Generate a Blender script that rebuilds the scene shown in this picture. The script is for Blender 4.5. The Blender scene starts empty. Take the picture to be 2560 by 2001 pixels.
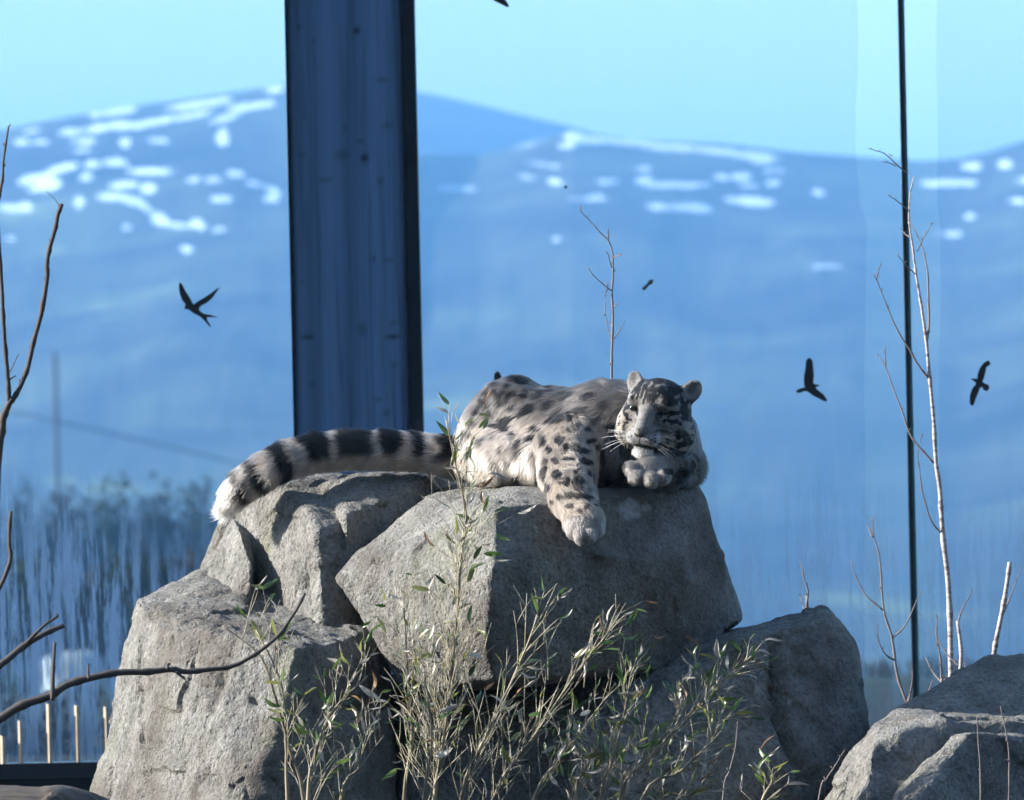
import bpy, bmesh, math, random
import numpy as np
from mathutils import Vector, Matrix

random.seed(7)
RNG = np.random.default_rng(7)
SC = bpy.context.scene
COL = SC.collection

# ------------------------------------------------------------------ camera, sky, sun, exposure
ROLL = math.radians(1.25)
CAM = Vector((0.0, -20.0, 1.62))
RX = Vector((math.cos(ROLL), 0, -math.sin(ROLL)))
UX = Vector((math.sin(ROLL), 0, math.cos(ROLL)))
FX = Vector((0, 1, 0))
FPX = 18000.0                       # focal length in photograph pixels (2560 wide)
cd = bpy.data.cameras.new('camera')
cd.sensor_width = 36.0
cd.lens = 36.0 * FPX / 2560.0
cd.clip_start = 0.5
cd.clip_end = 20000.0
cd.dof.use_dof = True
cd.dof.focus_distance = 19.75
cd.dof.aperture_fstop = 8.8
cam = bpy.data.objects.new('camera', cd)
COL.objects.link(cam)
cam.matrix_world = Matrix(((RX.x, UX.x, -FX.x, CAM.x), (RX.y, UX.y, -FX.y, CAM.y), (RX.z, UX.z, -FX.z, CAM.z), (0, 0, 0, 1)))
SC.camera = cam

SUN_DIR = Vector((-0.885, -0.03, 0.41)).normalized()      # towards the sun: low, from the left, a little behind
EXPOSURE = 1.5
world = bpy.data.worlds.new('World'); SC.world = world
world.use_nodes = True
wn = world.node_tree
bg = wn.nodes['Background']
sky = wn.nodes.new('ShaderNodeTexSky')
sky.sky_type = 'NISHITA'
sky.sun_disc = False
sky.sun_elevation = math.asin(SUN_DIR.z)
sky.sun_rotation = math.atan2(SUN_DIR.x, SUN_DIR.y)
sky.air_density = 1.0
sky.dust_density = 0.5
sky.ozone_density = 2.0
wn.links.new(sky.outputs[0], bg.inputs[0])
bg.inputs[1].default_value = 0.12
sl = bpy.data.lights.new('sun', 'SUN')
sl.energy = 5.0
sl.angle = math.radians(0.53)
sl.color = (1.0, 0.96, 0.90)
sun = bpy.data.objects.new('sun', sl)
COL.objects.link(sun)
sun.rotation_euler = SUN_DIR.to_track_quat('Z', 'Y').to_euler()
sun.location = SUN_DIR * 30
vs = SC.view_settings
vs.view_transform = 'Standard'; vs.look = 'None'; vs.gamma = 1.0; vs.exposure = EXPOSURE
SC.render.engine = 'CYCLES'
SC.cycles.use_denoising = True
SC.cycles.max_bounces = 5
SC.cycles.diffuse_bounces = 3
SC.cycles.glossy_bounces = 2
SC.cycles.transparent_max_bounces = 24
SC.cycles.volume_bounces = 0
SC.cycles.use_adaptive_sampling = True
SC.cycles.adaptive_threshold = 0.03
SC.cycles.sample_clamp_indirect = 6.0

# ------------------------------------------------------------------ helpers
def P(u, v, y):
    """photograph pixel + depth beyond the leopard (m) -> world point"""
    d = 20.0 + y
    return CAM + d * (FX + RX * ((u - 1280.0) / FPX) + UX * ((1000.5 - v) / FPX))
PXM = lambda y=0.0: (20.0 + y) / FPX            # metres for one photograph pixel at that depth

def hash3(i, j, k, s):
    n = (i * 374761393 + j * 668265263 + k * 2147483647 + s * 1274126177) & 0xFFFFFFFF
    n = ((n ^ (n >> 13)) * 1274126177) & 0xFFFFFFFF
    return ((n ^ (n >> 16)) & 0xFFFF) / 65535.0
def vnoise(p, seed=0):
    p = np.asarray(p, float)
    i = np.floor(p).astype(np.int64); f = p - i
    f = f * f * f * (f * (f * 6 - 15) + 10)
    r = 0
    for a in (0, 1):
        wa = f[:, 0] if a else 1 - f[:, 0]
        for b in (0, 1):
            wb = f[:, 1] if b else 1 - f[:, 1]
            for c in (0, 1):
                wc = f[:, 2] if c else 1 - f[:, 2]
                r = r + wa * wb * wc * hash3(i[:, 0] + a, i[:, 1] + b, i[:, 2] + c, seed)
    return r * 2 - 1
def fbm(p, oct=4, seed=0, gain=0.5):
    r = 0; a = 1; p = np.asarray(p, float)
    for o in range(oct):
        r = r + a * vnoise(p * 2 ** o + 13.7 * o, seed + o); a *= gain
    return r
def smax(a, b, k):
    h = np.maximum(k - np.abs(a - b), 0) / k
    return np.maximum(a, b) + h * h * k * 0.25
def smin(a, b, k):
    h = np.maximum(k - np.abs(a - b), 0) / k
    return np.minimum(a, b) - h * h * k * 0.25

def surface_nets(f, org, h):
    s = f < 0
    n = sum(s[a:s.shape[0] - 1 + a, b:s.shape[1] - 1 + b, c:s.shape[2] - 1 + c].astype(np.int8)
            for a in (0, 1) for b in (0, 1) for c in (0, 1))
    act = (n > 0) & (n < 8)
    idx = np.argwhere(act)
    vid = -np.ones(act.shape, np.int64); vid[act] = np.arange(len(idx))
    cor = [(a, b, c) for a in (0, 1) for b in (0, 1) for c in (0, 1)]
    val = {c: f[idx[:, 0] + c[0], idx[:, 1] + c[1], idx[:, 2] + c[2]] for c in cor}
    acc = np.zeros((len(idx), 3)); cnt = np.zeros(len(idx))
    for c in cor:
        for ax in range(3):
            if c[ax]: continue
            d = list(c); d[ax] = 1; d = tuple(d)
            fa, fb = val[c], val[d]
            m = (fa < 0) != (fb < 0)
            t = np.where(m, fa / np.where(m, fa - fb, 1), 0)
            pt = np.tile(np.array(c, float), (len(idx), 1)); pt[:, ax] = t
            acc += pt * m[:, None]; cnt += m
    V = (idx + acc / cnt[:, None]) * h + np.asarray(org)
    Q = []
    for ax in range(3):
        b, c = (ax + 1) % 3, (ax + 2) % 3
        sl0 = [slice(None)] * 3; sl1 = [slice(None)] * 3
        sl0[ax] = slice(0, -1); sl1[ax] = slice(1, None)
        e = s[tuple(sl0)] != s[tuple(sl1)]
        ii = np.argwhere(e)
        ok = (ii[:, b] > 0) & (ii[:, c] > 0) & (ii[:, b] < f.shape[b] - 1) & (ii[:, c] < f.shape[c] - 1)
        ii = ii[ok]
        def cell(db, dc):
            q = ii.copy(); q[:, b] -= db; q[:, c] -= dc
            return vid[q[:, 0], q[:, 1], q[:, 2]]
        quad = np.stack([cell(1, 1), cell(0, 1), cell(0, 0), cell(1, 0)], 1)
        flip = ~s[ii[:, 0], ii[:, 1], ii[:, 2]]
        quad[flip] = quad[flip][:, ::-1]
        Q.append(quad)
    Q = np.concatenate(Q)
    return V, Q[(Q >= 0).all(1)]

def np_mesh(name, V, F, smooth=True):
    """mesh from arrays; F is (n,3) or (n,4)"""
    V = np.asarray(V, np.float32); F = np.asarray(F, np.int32)
    me = bpy.data.meshes.new(name)
    me.vertices.add(len(V)); me.vertices.foreach_set('co', V.ravel())
    k = F.shape[1]
    me.loops.add(F.size); me.loops.foreach_set('vertex_index', F.ravel())
    me.polygons.add(len(F))
    me.polygons.foreach_set('loop_start', np.arange(0, F.size, k, dtype=np.int32))
    me.polygons.foreach_set('loop_total', np.full(len(F), k, np.int32))
    me.polygons.foreach_set('use_smooth', np.full(len(F), smooth, bool))
    me.update(calc_edges=True)
    return me
def vattr(me, name, arr):
    arr = np.asarray(arr, np.float32)
    if arr.ndim == 1:
        a = me.attributes.new(name, 'FLOAT', 'POINT'); a.data.foreach_set('value', arr)
    else:
        a = me.attributes.new(name, 'FLOAT_COLOR', 'POINT')
        a.data.foreach_set('color', np.concatenate([arr[:, :3], np.ones((len(arr), 1), np.float32)], 1).ravel())
def vnormals(V, Q):
    n = np.zeros_like(V)
    if Q.shape[1] == 4: fn = np.cross(V[Q[:, 2]] - V[Q[:, 0]], V[Q[:, 3]] - V[Q[:, 1]])
    else: fn = np.cross(V[Q[:, 1]] - V[Q[:, 0]], V[Q[:, 2]] - V[Q[:, 0]])
    for i in range(Q.shape[1]): np.add.at(n, Q[:, i], fn)
    return n / np.maximum(np.linalg.norm(n, axis=1, keepdims=True), 1e-12)

class MB:
    """collects shapes, builds ONE mesh object"""
    def __init__(s): s.v = []; s.f = []
    def add(s, vs, fs):
        o = len(s.v); s.v += [tuple(p) for p in vs]; s.f += [tuple(i + o for i in q) for q in fs]
    def box(s, a, b):
        x0, y0, z0 = a; x1, y1, z1 = b
        s.add([(x0,y0,z0),(x1,y0,z0),(x1,y1,z0),(x0,y1,z0),(x0,y0,z1),(x1,y0,z1),(x1,y1,z1),(x0,y1,z1)],
              [(0,3,2,1),(4,5,6,7),(0,1,5,4),(1,2,6,5),(2,3,7,6),(3,0,4,7)])
    def tube(s, pts, rad, n=6):
        pts = [Vector(p) for p in pts]
        if not hasattr(rad, '__len__'): rad = [rad] * len(pts)
        vs, fs = [], []
        for i, p in enumerate(pts):
            t = (pts[min(i + 1, len(pts) - 1)] - pts[max(i - 1, 0)]).normalized()
            a = t.orthogonal().normalized() if i == 0 else (a - t * a.dot(t)).normalized()
            b = t.cross(a)
            for k in range(n):
                w = 2 * math.pi * k / n
                vs.append(p + (a * math.cos(w) + b * math.sin(w)) * rad[i])
        for i in range(len(pts) - 1):
            for k in range(n):
                fs.append((i*n + k, i*n + (k+1) % n, (i+1)*n + (k+1) % n, (i+1)*n + k))
        fs.append(tuple(range(n))[::-1]); fs.append(tuple(range((len(pts)-1)*n, len(pts)*n)))
        s.add(vs, fs)
    def blob(s, c, r, ax=None, n=6, m=4):
        c = Vector(c); vs = []; fs = []
        for i in range(m + 1):
            th = math.pi * i / m
            for k in range(n):
                w = 2 * math.pi * k / n
                q = Vector((r[0]*math.sin(th)*math.cos(w), r[1]*math.sin(th)*math.sin(w), r[2]*math.cos(th)))
                if ax is not None: q = ax @ q
                vs.append(c + q)
        for i in range(m):
            for k in range(n):
                fs.append((i*n + k, (i+1)*n + k, (i+1)*n + (k+1) % n, i*n + (k+1) % n))
        s.add(vs, fs)
    def mesh(s, name, smooth=True):
        me = bpy.data.meshes.new(name); me.from_pydata(s.v, [], s.f)
        for p in me.polygons: p.use_smooth = smooth
        me.update(); return me
    def build(s, name, mat, parent=None, smooth=True):
        return link(name, s.mesh(name, smooth), mat, parent)

def link(name, me, mat=None, parent=None):
    o = bpy.data.objects.new(name, me); COL.objects.link(o)
    if mat is not None: 
        if not me.materials: me.materials.append(mat)
    if parent is not None:
        o.parent = parent
        o.matrix_parent_inverse = parent.matrix_basis.inverted()
    return o
def tag(o, label=None, cat=None, group=None, kind=None):
    if label: o['label'] = label
    if cat: o['category'] = cat
    if group: o['group'] = group
    if kind: o['kind'] = kind
    return o
def thing(name, loc, label, cat, group=None):
    o = bpy.data.objects.new(name, None); COL.objects.link(o)
    o.location = loc; o.empty_display_size = 0.1
    return tag(o, label, cat, group)

# ------------------------------------------------------------------ material helper
class NT:
    def __init__(s, name):
        s.m = bpy.data.materials.new(name); s.m.use_nodes = True
        s.t = s.m.node_tree; s.t.nodes.clear()
        s.out = s.t.nodes.new('ShaderNodeOutputMaterial')
    def n(s, typ, **kw):
        nd = s.t.nodes.new('ShaderNode' + typ)
        for k, v in kw.items():
            if k.startswith('_'): setattr(nd, k[1:], v)
            else:
                key = int(k[1:]) if k[0] == 'i' and k[1:].isdigit() else k.replace('__', ' ')
                if hasattr(v, 'is_linked') or isinstance(v, bpy.types.NodeSocket): s.t.links.new(v, nd.inputs[key])
                else: nd.inputs[key].default_value = v
        return nd
    def noise(s, vec, scale, detail=4.0, rough=0.55, dist=0.0):
        return s.n('TexNoise', Vector=vec, Scale=scale, Detail=detail, Roughness=rough, Distortion=dist).outputs['Fac']
    def ramp(s, fac, stops):
        r = s.n('ValToRGB', Fac=fac)
        e = r.color_ramp.elements
        while len(e) > 1: e.remove(e[-1])
        for i, (p, c) in enumerate(stops):
            el = e[0] if i == 0 else e.new(p)
            el.position = p; el.color = (c[0], c[1], c[2], 1) if hasattr(c, '__len__') else (c, c, c, 1)
        return r.outputs['Color']
    def mix(s, fac, a, b, mode='MIX'):
        nd = s.t.nodes.new('ShaderNodeMix'); nd.data_type = 'RGBA'; nd.blend_type = mode
        for sock, v in ((nd.inputs['Factor'], fac), (nd.inputs[6], a), (nd.inputs[7], b)):
            if isinstance(v, bpy.types.NodeSocket): s.t.links.new(v, sock)
            elif hasattr(v, '__len__'): sock.default_value = (v[0], v[1], v[2], 1)
            else: sock.default_value = v
        return nd.outputs[2]
    def math(s, op, a, b=0.0, c=0.0):
        nd = s.t.nodes.new('ShaderNodeMath'); nd.operation = op
        for sock, v in zip(nd.inputs, (a, b, c)):
            if isinstance(v, bpy.types.NodeSocket): s.t.links.new(v, sock)
            else: sock.default_value = v
        return nd.outputs[0]
    def coord(s, kind='Object', scale=None):
        c = s.n('TexCoord').outputs[kind]
        if scale is None: return c
        return s.n('Mapping', Vector=c, Scale=scale).outputs[0]
    def pos(s, scale=None):
        c = s.n('NewGeometry').outputs['Position']
        if scale is None: return c
        return s.n('Mapping', Vector=c, Scale=scale).outputs[0]
    def attr(s, name, out='Fac'): 
        return s.n('Attribute', _attribute_name=name).outputs[out]
    def bump(s, h, strength, dist, normal=None):
        b = s.n('Bump', Height=h, Strength=strength, Distance=dist)
        if normal is not None: s.t.links.new(normal, b.inputs['Normal'])
        return b.outputs[0]
    def principled(s, color, rough=0.8, normal=None, **kw):
        p = s.n('BsdfPrincipled', Roughness=rough)
        p.inputs['Specular IOR Level'].default_value = 0.25
        sk = p.inputs['Base Color']
        if isinstance(color, bpy.types.NodeSocket): s.t.links.new(color, sk)
        else: sk.default_value = (*color, 1)
        if normal is not None: s.t.links.new(normal, p.inputs['Normal'])
        for k, v in kw.items(): p.inputs[k.replace('__', ' ')].default_value = v
        return p.outputs[0]
    def done(s, sh):
        s.t.links.new(sh, s.out.inputs['Surface']); return s.m
def plain(name, color, rough=0.7, var=0.25, scale=30.0):
    t = NT(name)
    n = t.noise(t.pos(), scale)
    c = t.mix(n, tuple(x * (1 - var) for x in color), tuple(min(1, x * (1 + var)) for x in color))
    return t.done(t.principled(c, rough))

# ------------------------------------------------------------------ setting: ground, mountains
def ground_z(x, y):
    if y < -24: return min(70.0, 0.7 * (-24.0 - y))        # unseen rise behind the camera, added to block skylight
    return -0.04 * max(0.0, min(y, 1400.0) - 20.0)
t = NT('grass_ground')
pp = t.pos()
c = t.ramp(t.noise(pp, 0.02, 5), [(0.3, (0.025, 0.032, 0.022)), (0.55, (0.04, 0.05, 0.03)), (0.75, (0.065, 0.062, 0.04))])
c2 = t.mix(t.noise(pp, 3.0, 6), (0.6, 0.6, 0.6), (1.2, 1.2, 1.2))
c = t.mix(1.0, c, c2, 'MULTIPLY')
gy = t.n('SeparateXYZ', Vector=pp).outputs[1]
near = t.n('MapRange', Value=gy, i1=14.0, i2=24.0).outputs[0]        # bare earth in the enclosure, fields beyond
c = t.mix(near, t.mix(t.noise(pp, 6.0, 5), (0.016, 0.015, 0.014), (0.042, 0.038, 0.032)), c)
rear_rise = t.n('MapRange', Value=gy, i1=-23.5, i2=-26.0).outputs[0]      # the added rise is coloured dark so it bounces little light
c = t.mix(rear_rise, c, t.mix(t.noise(pp, 0.7, 5), (0.010, 0.015, 0.010), (0.03, 0.04, 0.022)))
MAT_GROUND = t.done(t.principled(c, 0.95, t.bump(t.noise(pp, 14, 5), 0.6, 0.05), Specular__IOR__Level=0.04))
ys = np.concatenate([np.linspace(-140, -72, 5)[:-1], np.linspace(-72, -24, 9)[:-1], np.linspace(-24, 20, 16), np.linspace(26, 300, 30), np.geomspace(330, 9000, 26)])
xs = np.concatenate([-np.geomspace(6000, 8, 22), np.linspace(-6, 9, 8), np.linspace(11, 55, 12), np.geomspace(70, 6000, 18)])
V = []
for yy in ys:
    for xx in xs:
        V.append((xx, yy, ground_z(xx, yy)))
V = np.array(V)
far = np.clip((np.abs(V[:, 1]) - 40) / 200, 0, 1)
V[:, 2] += far * 0.25 * fbm(V * np.array([0.02, 0.02, 0]), 3, 5)
nx, ny = len(xs), len(ys)
Q = [(j*nx + i, j*nx + i + 1, (j+1)*nx + i + 1, (j+1)*nx + i) for j in range(ny - 1) for i in range(nx - 1)]
tag(link('ground', np_mesh('ground', V, Q), MAT_GROUND), kind='structure')

SNOW = []
for X, Y, a, b, r in [
    (1980,215,60,30,-8),(1820,330,160,30,-8),(1450,315,200,30,-8),(1380,400,140,25,-12),(1100,450,150,28,-10),(900,470,110,42,0),
    (720,490,90,35,-8),(500,520,80,30,-5),(870,365,90,30,-10),(730,390,90,25,-10),(240,510,60,20,-8),(160,590,50,25,0),(280,590,60,20,0),
    (1620,420,90,25,-15),(1600,560,35,80,-10),(610,585,100,22,0),(900,600,35,45,0),(1150,580,70,22,0),(600,650,90,16,0),(450,780,110,35,-12),
    (250,850,120,35,-15),(350,880,90,40,0),(320,920,100,30,-8),(660,750,50,40,0),(820,740,80,30,0),(620,840,40,40,0),(1070,800,160,28,0),
    (900,900,90,35,-5),(1060,920,55,45,0),(790,980,80,35,0),(930,1010,80,35,20),(1030,1050,80,35,35),(1150,1150,55,55,30),(1270,1190,70,25,5),
    (1420,1180,50,40,20),(1580,1220,40,25,0),(60,1060,80,30,0),(180,1060,40,40,0),(570,1020,30,60,20),(1390,860,45,25,0),(1530,860,50,25,0),
    (1690,820,60,25,0),(1830,890,70,25,15),(1960,940,50,25,10),(1940,1000,50,25,0),(1580,1000,70,30,0),(1340,1360,40,28,0),(90,1290,40,22,0),(910,1200,30,25,0)]:
    SNOW.append((X*.348, 150+Y*.348, a*.348, b*.348, r, 1.0))
for X, Y, a, b, r, s in [
    (560,325,80,18,-10,1),(420,350,80,12,-8,.7),(800,300,40,35,0,1),(760,335,40,15,0,1),(900,310,100,18,3,1),(1050,322,80,16,3,1),(1250,345,110,16,3,1),
    (1450,360,90,16,4,1),(1600,380,100,22,5,1),(1650,405,40,20,0,1),(700,500,40,18,15,.8),(580,480,40,12,10,.6),(940,500,50,14,0,.7),(1250,515,130,16,0,1),
    (1110,490,30,22,0,1),(1460,480,30,18,0,.9),(1550,475,40,20,0,1),(1590,515,40,12,0,.6),(1600,590,100,25,5,1),(1690,505,30,22,0,.6),(1175,615,45,20,5,1),
    (1280,615,45,20,0,1),(1360,620,45,22,5,1),(1905,545,25,20,0,.7),(710,760,20,18,0,.5),(870,575,70,15,0,.45),(260,530,80,15,0,.5),(1700,450,50,10,0,.5),
    (1110,440,40,12,0,.5),(1940,885,80,12,0,.4),(650,420,80,12,8,.4)]:
    SNOW.append((1000+X*.55, 180+Y*.55, a*.55, b*.55, r, s))
SNOW += [(2373,458,63,11,0,.8),(2430,416,22,14,0,.6),(2514,412,18,14,0,.7),(2549,504,26,10,0,.8),(2423,542,16,9,0,.5),(2377,585,34,10,0,.6),(2600,450,50,14,0,.8)]
t = NT('mountain_moor')
sn = t.attr('snow')
pp = t.pos()
c = t.ramp(t.noise(t.pos((0.014, 0.008, 0.004)), 1.0, 5, 0.6, 0.6), [(0.32, (0.012, 0.011, 0.010)), (0.48, (0.060, 0.052, 0.036)), (0.62, (0.10, 0.105, 0.05)), (0.72, (0.30, 0.31, 0.10))])
lowm = t.n('MapRange', Value=t.n('SeparateXYZ', Vector=pp).outputs[2], i1=-45.0, i2=10.0).outputs[0]
c = t.mix(t.math('MULTIPLY', t.math('SUBTRACT', 1.0, lowm), t.ramp(t.noise(t.pos((0.03, 0.010, 0.004)), 1.0, 4), [(0.35, 0.95), (0.65, 0.35)])), c, (0.016, 0.020, 0.012))   # plantations low on the slope
edge = t.math('ADD', sn, t.math('MULTIPLY', t.math('SUBTRACT', t.noise(t.pos((0.26, 0.05, 0.05)), 1.0, 6, 0.7), 0.5), 1.7))
fac = t.ramp(edge, [(0.40, 0.0), (0.66, 1.0)])
c = t.mix(fac, c, (0.88, 0.9, 0.93))
MAT_MTN = t.done(t.principled(c, 0.95))

def mountain(name, sky_pts, d0, d1, vbase, seed, snow, amp, us):
    su, sv = zip(*sky_pts)
    rows = 170
    ts = np.linspace(0, 1.12, rows)
    U, T = np.meshgrid(us, ts)
    vs_ = np.interp(U, su, sv)
    d = d0 + (d1 - d0) * T
    g = np.where(T <= 1, 1 - (1 - np.clip(T, 0, 1)) ** 1.15, 1)
    v = vbase + (vs_ - vbase) * g
    wob = np.stack([U.ravel() / 260, T.ravel() * 6, np.zeros(U.size)], 1)
    nz = fbm(wob, 4, seed, 0.42).reshape(U.shape)
    v = v + nz * amp * np.clip(4 * T * (1.06 - np.clip(T, 0, 1.0)), 0.06, 1)
    rr = U + 0 * T
    z0 = (1000.5 - v) * d / FPX; x0 = (rr - 1280) * d / FPX
    z0 = np.where(T > 1, z0 - (T - 1) * (d1 - d0) * 0.5, z0)
    W = np.stack([CAM.x + RX.x * x0 + UX.x * z0, CAM.y + d, CAM.z + RX.z * x0 + UX.z * z0], -1).reshape(-1, 3)
    nu = len(us)
    i, j = np.meshgrid(np.arange(nu - 1), np.arange(rows - 1))
    a = (j * nu + i).ravel()
    Q = np.stack([a, a + 1, a + nu + 1, a + nu], 1)
    me = np_mesh(name, W, Q)
    S = np.zeros(U.size)
    if snow:
        uu, vv = U.ravel(), v.ravel()
        for (cu, cv, ru, rv, rot, st) in SNOW:
            m = (np.abs(uu - cu) < 2.2 * max(ru, rv)) & (np.abs(vv - cv) < 2.2 * max(ru, rv))
            if not m.any(): continue
            r = math.radians(rot); du, dv = uu[m] - cu, vv[m] - cv
            a_ = (du * math.cos(r) + dv * math.sin(r)) / (ru * 1.5); b_ = (-du * math.sin(r) + dv * math.cos(r)) / (rv * .92)
            S[m] = np.maximum(S[m], np.clip(1.35 - np.sqrt(a_**2 + b_**2), 0, 1) * (0.6 + 0.4 * st))
        S[(T > 1.02).ravel()] = 0
    vattr(me, 'snow', S)
    return tag(link(name, me, MAT_MTN), kind='structure')
US = np.concatenate([np.linspace(-7000, -500, 60)[:-1], np.linspace(-500, 3100, 520), np.linspace(3100, 9500, 60)[1:]])
mountain('mountain', [(-7000,700),(-3000,560),(-1000,430),(-300,370),(0,322),(100,302),(200,287),(300,270),(450,248),(600,227),(720,213),(800,216),(880,270),(960,340),(1045,392),
    (1200,384),(1340,347),(1430,323),(1500,331),(1600,345),(1700,355),(1850,368),(2000,380),(2140,389),(2300,397),(2400,391),(2480,376),(2560,352),(2900,270),(3600,200),(6000,330),(9500,600)],
    1250, 2700, 1740, 3, True, 24, US)
mountain('far_mountain', [(-7000,800),(0,420),(500,300),(700,240),(860,196),(950,206),(1045,226),(1120,241),(1200,262),(1300,286),(1400,309),(1460,325),(1600,380),(2200,470),(5000,600),(9500,800)],
    2800, 3900, 1000, 9, False, 14, US[::2])

# the air between: pale haze
t = NT('haze_air')
vol = t.n('VolumePrincipled', Density=0.00030, Anisotropy=0.0)
vol.inputs['Color'].default_value = (0.27, 0.60, 1.0, 1)
t.t.links.new(vol.outputs[0], t.out.inputs['Volume'])
b = MB(); b.box((-9000, -200, -75), (9000, 9800, 190))
tag(b.build('haze', t.m, None, False), kind='stuff')
# ------------------------------------------------------------------ glass wall, post, decals
GY = 5.0
def glass_mat(name, tint, dust0, streaks, milk=0.0):
    t = NT(name)
    pp = t.pos()
    sep = t.n('SeparateXYZ', Vector=pp)
    if streaks:
        st = t.noise(t.pos((24.0, 1.0, 1.5)), 1.0, 5, 0.65, 0.35)
        st2 = t.noise(t.pos((90.0, 1.0, 9.0)), 1.0, 4, 0.7)
        drip = t.ramp(t.math('ADD', t.math('MULTIPLY', st, 0.66), t.math('MULTIPLY', st2, 0.34)), [(0.465, 0.0), (0.545, 1.0)])
        # dried drips: thick in the low corner by the log, thin along the foot of the other panes
        zz = t.math('ADD', sep.outputs[2], t.math('MULTIPLY', t.math('SUBTRACT', t.noise(t.pos((7.0, 1.0, 0.4)), 1.0, 3), 0.5), 0.9))
        low = t.n('MapRange', Value=zz, i1=1.33, i2=0.95).outputs[0]
        lft = t.n('MapRange', Value=sep.outputs[0], i1=-1.02, i2=-1.30, i3=0.30, i4=1.0).outputs[0]
        mask = t.math('MULTIPLY', t.math('MULTIPLY', drip, low), lft)
        mask = t.math('MULTIPLY', mask, t.n('MapRange', Value=sep.outputs[2], i1=0.50, i2=0.68, i3=0.35, i4=1.0).outputs[0])
        foot = t.n('MapRange', Value=zz, i1=1.15, i2=0.7, i3=0.0, i4=0.10).outputs[0]
        dust = t.math('ADD', t.math('MULTIPLY', mask, 0.74), foot)
        dust = t.math('ADD', dust, t.math('MULTIPLY', t.noise(t.pos((3.0, 1.0, 0.8)), 1.0, 4), dust0 * 2))
    else:
        dust = t.math('MULTIPLY', t.noise(t.pos((8.0, 1.0, 1.5)), 1.0, 4), 2 * (dust0 + milk))
    tr = t.n('BsdfTransparent'); tr.inputs[0].default_value = (*tint, 1)
    df = t.n('BsdfDiffuse'); df.inputs[0].default_value = (0.60, 0.78, 0.95, 1)
    tl = t.n('BsdfTranslucent'); tl.inputs[0].default_value = (0.66, 0.86, 1.0, 1)
    dm = t.n('MixShader', i0=0.55, i1=df.outputs[0], i2=tl.outputs[0]).outputs[0]
    a = t.n('MixShader', i0=dust, i1=tr.outputs[0], i2=dm).outputs[0]
    gl = t.n('BsdfGlossy', Roughness=0.02); gl.inputs[0].default_value = (1, 1, 1, 1)
    fr = t.n('Fresnel', IOR=1.35).outputs[0]
    return t.done(t.n('MixShader', i0=fr, i1=a, i2=gl.outputs[0]).outputs[0])
MAT_GLASS = glass_mat('clear_glass', (0.862, 0.945, 0.998), 0.008, True)
MAT_GEDGE = plain('glass_edge', (0.05, 0.17, 0.18), 0.25, 0.4, 20)
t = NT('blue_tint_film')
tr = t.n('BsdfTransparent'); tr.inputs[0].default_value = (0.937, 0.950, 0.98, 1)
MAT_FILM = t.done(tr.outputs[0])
MAT_STEEL = plain('dark_steel', (0.012, 0.018, 0.024), 0.45)
MAT_DECAL = plain('black_vinyl', (0.010, 0.012, 0.014), 0.6)

jx = P(2272, 900, GY).x                        # where the two panes meet
ztop, zfoot = 4.2, P(300, 1902, GY).z
b = MB(); b.box((-5.2, GY, zfoot), (jx - 0.012, GY + 0.024, ztop))
PANE1 = tag(b.build('glass_panel', MAT_GLASS, None, False), 'wide clear glass pane spanning the timber post, streaked with dried drips low down', 'glass panel')
b = MB(); b.box((jx + 0.012, GY, zfoot), (5.0, GY + 0.024, ztop))
PANE2 = tag(b.build('glass_panel', MAT_GLASS, None, False), 'clear glass pane beyond the dark joint, carrying a single crow decal', 'glass panel')
# dark joint strip between the panes (a thing of its own: a sealing bar)
jt = thing('joint_bar', (jx, GY, zfoot), 'thin dark green sealing bar upright between the two glass panes', 'joint bar')
b = MB(); b.box((jx - 0.0105, GY - 0.004, zfoot), (jx + 0.002, GY + 0.03, ztop)); b.build('seal', MAT_STEEL, jt, False)
b = MB(); b.box((jx + 0.003, GY - 0.002, zfoot), (jx + 0.0110, GY + 0.028, ztop)); b.build('glass_edge', MAT_GEDGE, jt, False)
# blue tint film on each pane; its ragged edges stop short of the joint
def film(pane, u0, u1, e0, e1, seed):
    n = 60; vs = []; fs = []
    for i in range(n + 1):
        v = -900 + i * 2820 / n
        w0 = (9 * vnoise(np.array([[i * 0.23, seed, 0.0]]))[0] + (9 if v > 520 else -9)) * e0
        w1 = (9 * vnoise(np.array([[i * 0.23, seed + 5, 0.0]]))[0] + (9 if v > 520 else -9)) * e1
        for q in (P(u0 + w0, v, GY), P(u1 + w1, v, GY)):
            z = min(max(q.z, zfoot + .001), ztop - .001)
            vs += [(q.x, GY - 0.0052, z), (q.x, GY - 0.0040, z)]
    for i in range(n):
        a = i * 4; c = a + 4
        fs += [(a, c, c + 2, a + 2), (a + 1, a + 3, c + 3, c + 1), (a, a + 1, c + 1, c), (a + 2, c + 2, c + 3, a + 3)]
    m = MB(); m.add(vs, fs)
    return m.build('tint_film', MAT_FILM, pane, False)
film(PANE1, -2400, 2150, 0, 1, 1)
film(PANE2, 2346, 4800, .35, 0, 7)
# bottom rail
b = MB(); b.box((-5.4, GY - 0.03, zfoot - 0.055), (5.2, GY + 0.06, zfoot - 0.002))
b.box((-5.4, GY - 0.02, -0.2), (5.2, GY + 0.05, zfoot - 0.056))
tag(b.build('bottom_rail', MAT_STEEL, None, False), 'dark steel rail and plinth along the foot of the glass wall', 'rail')

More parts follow.
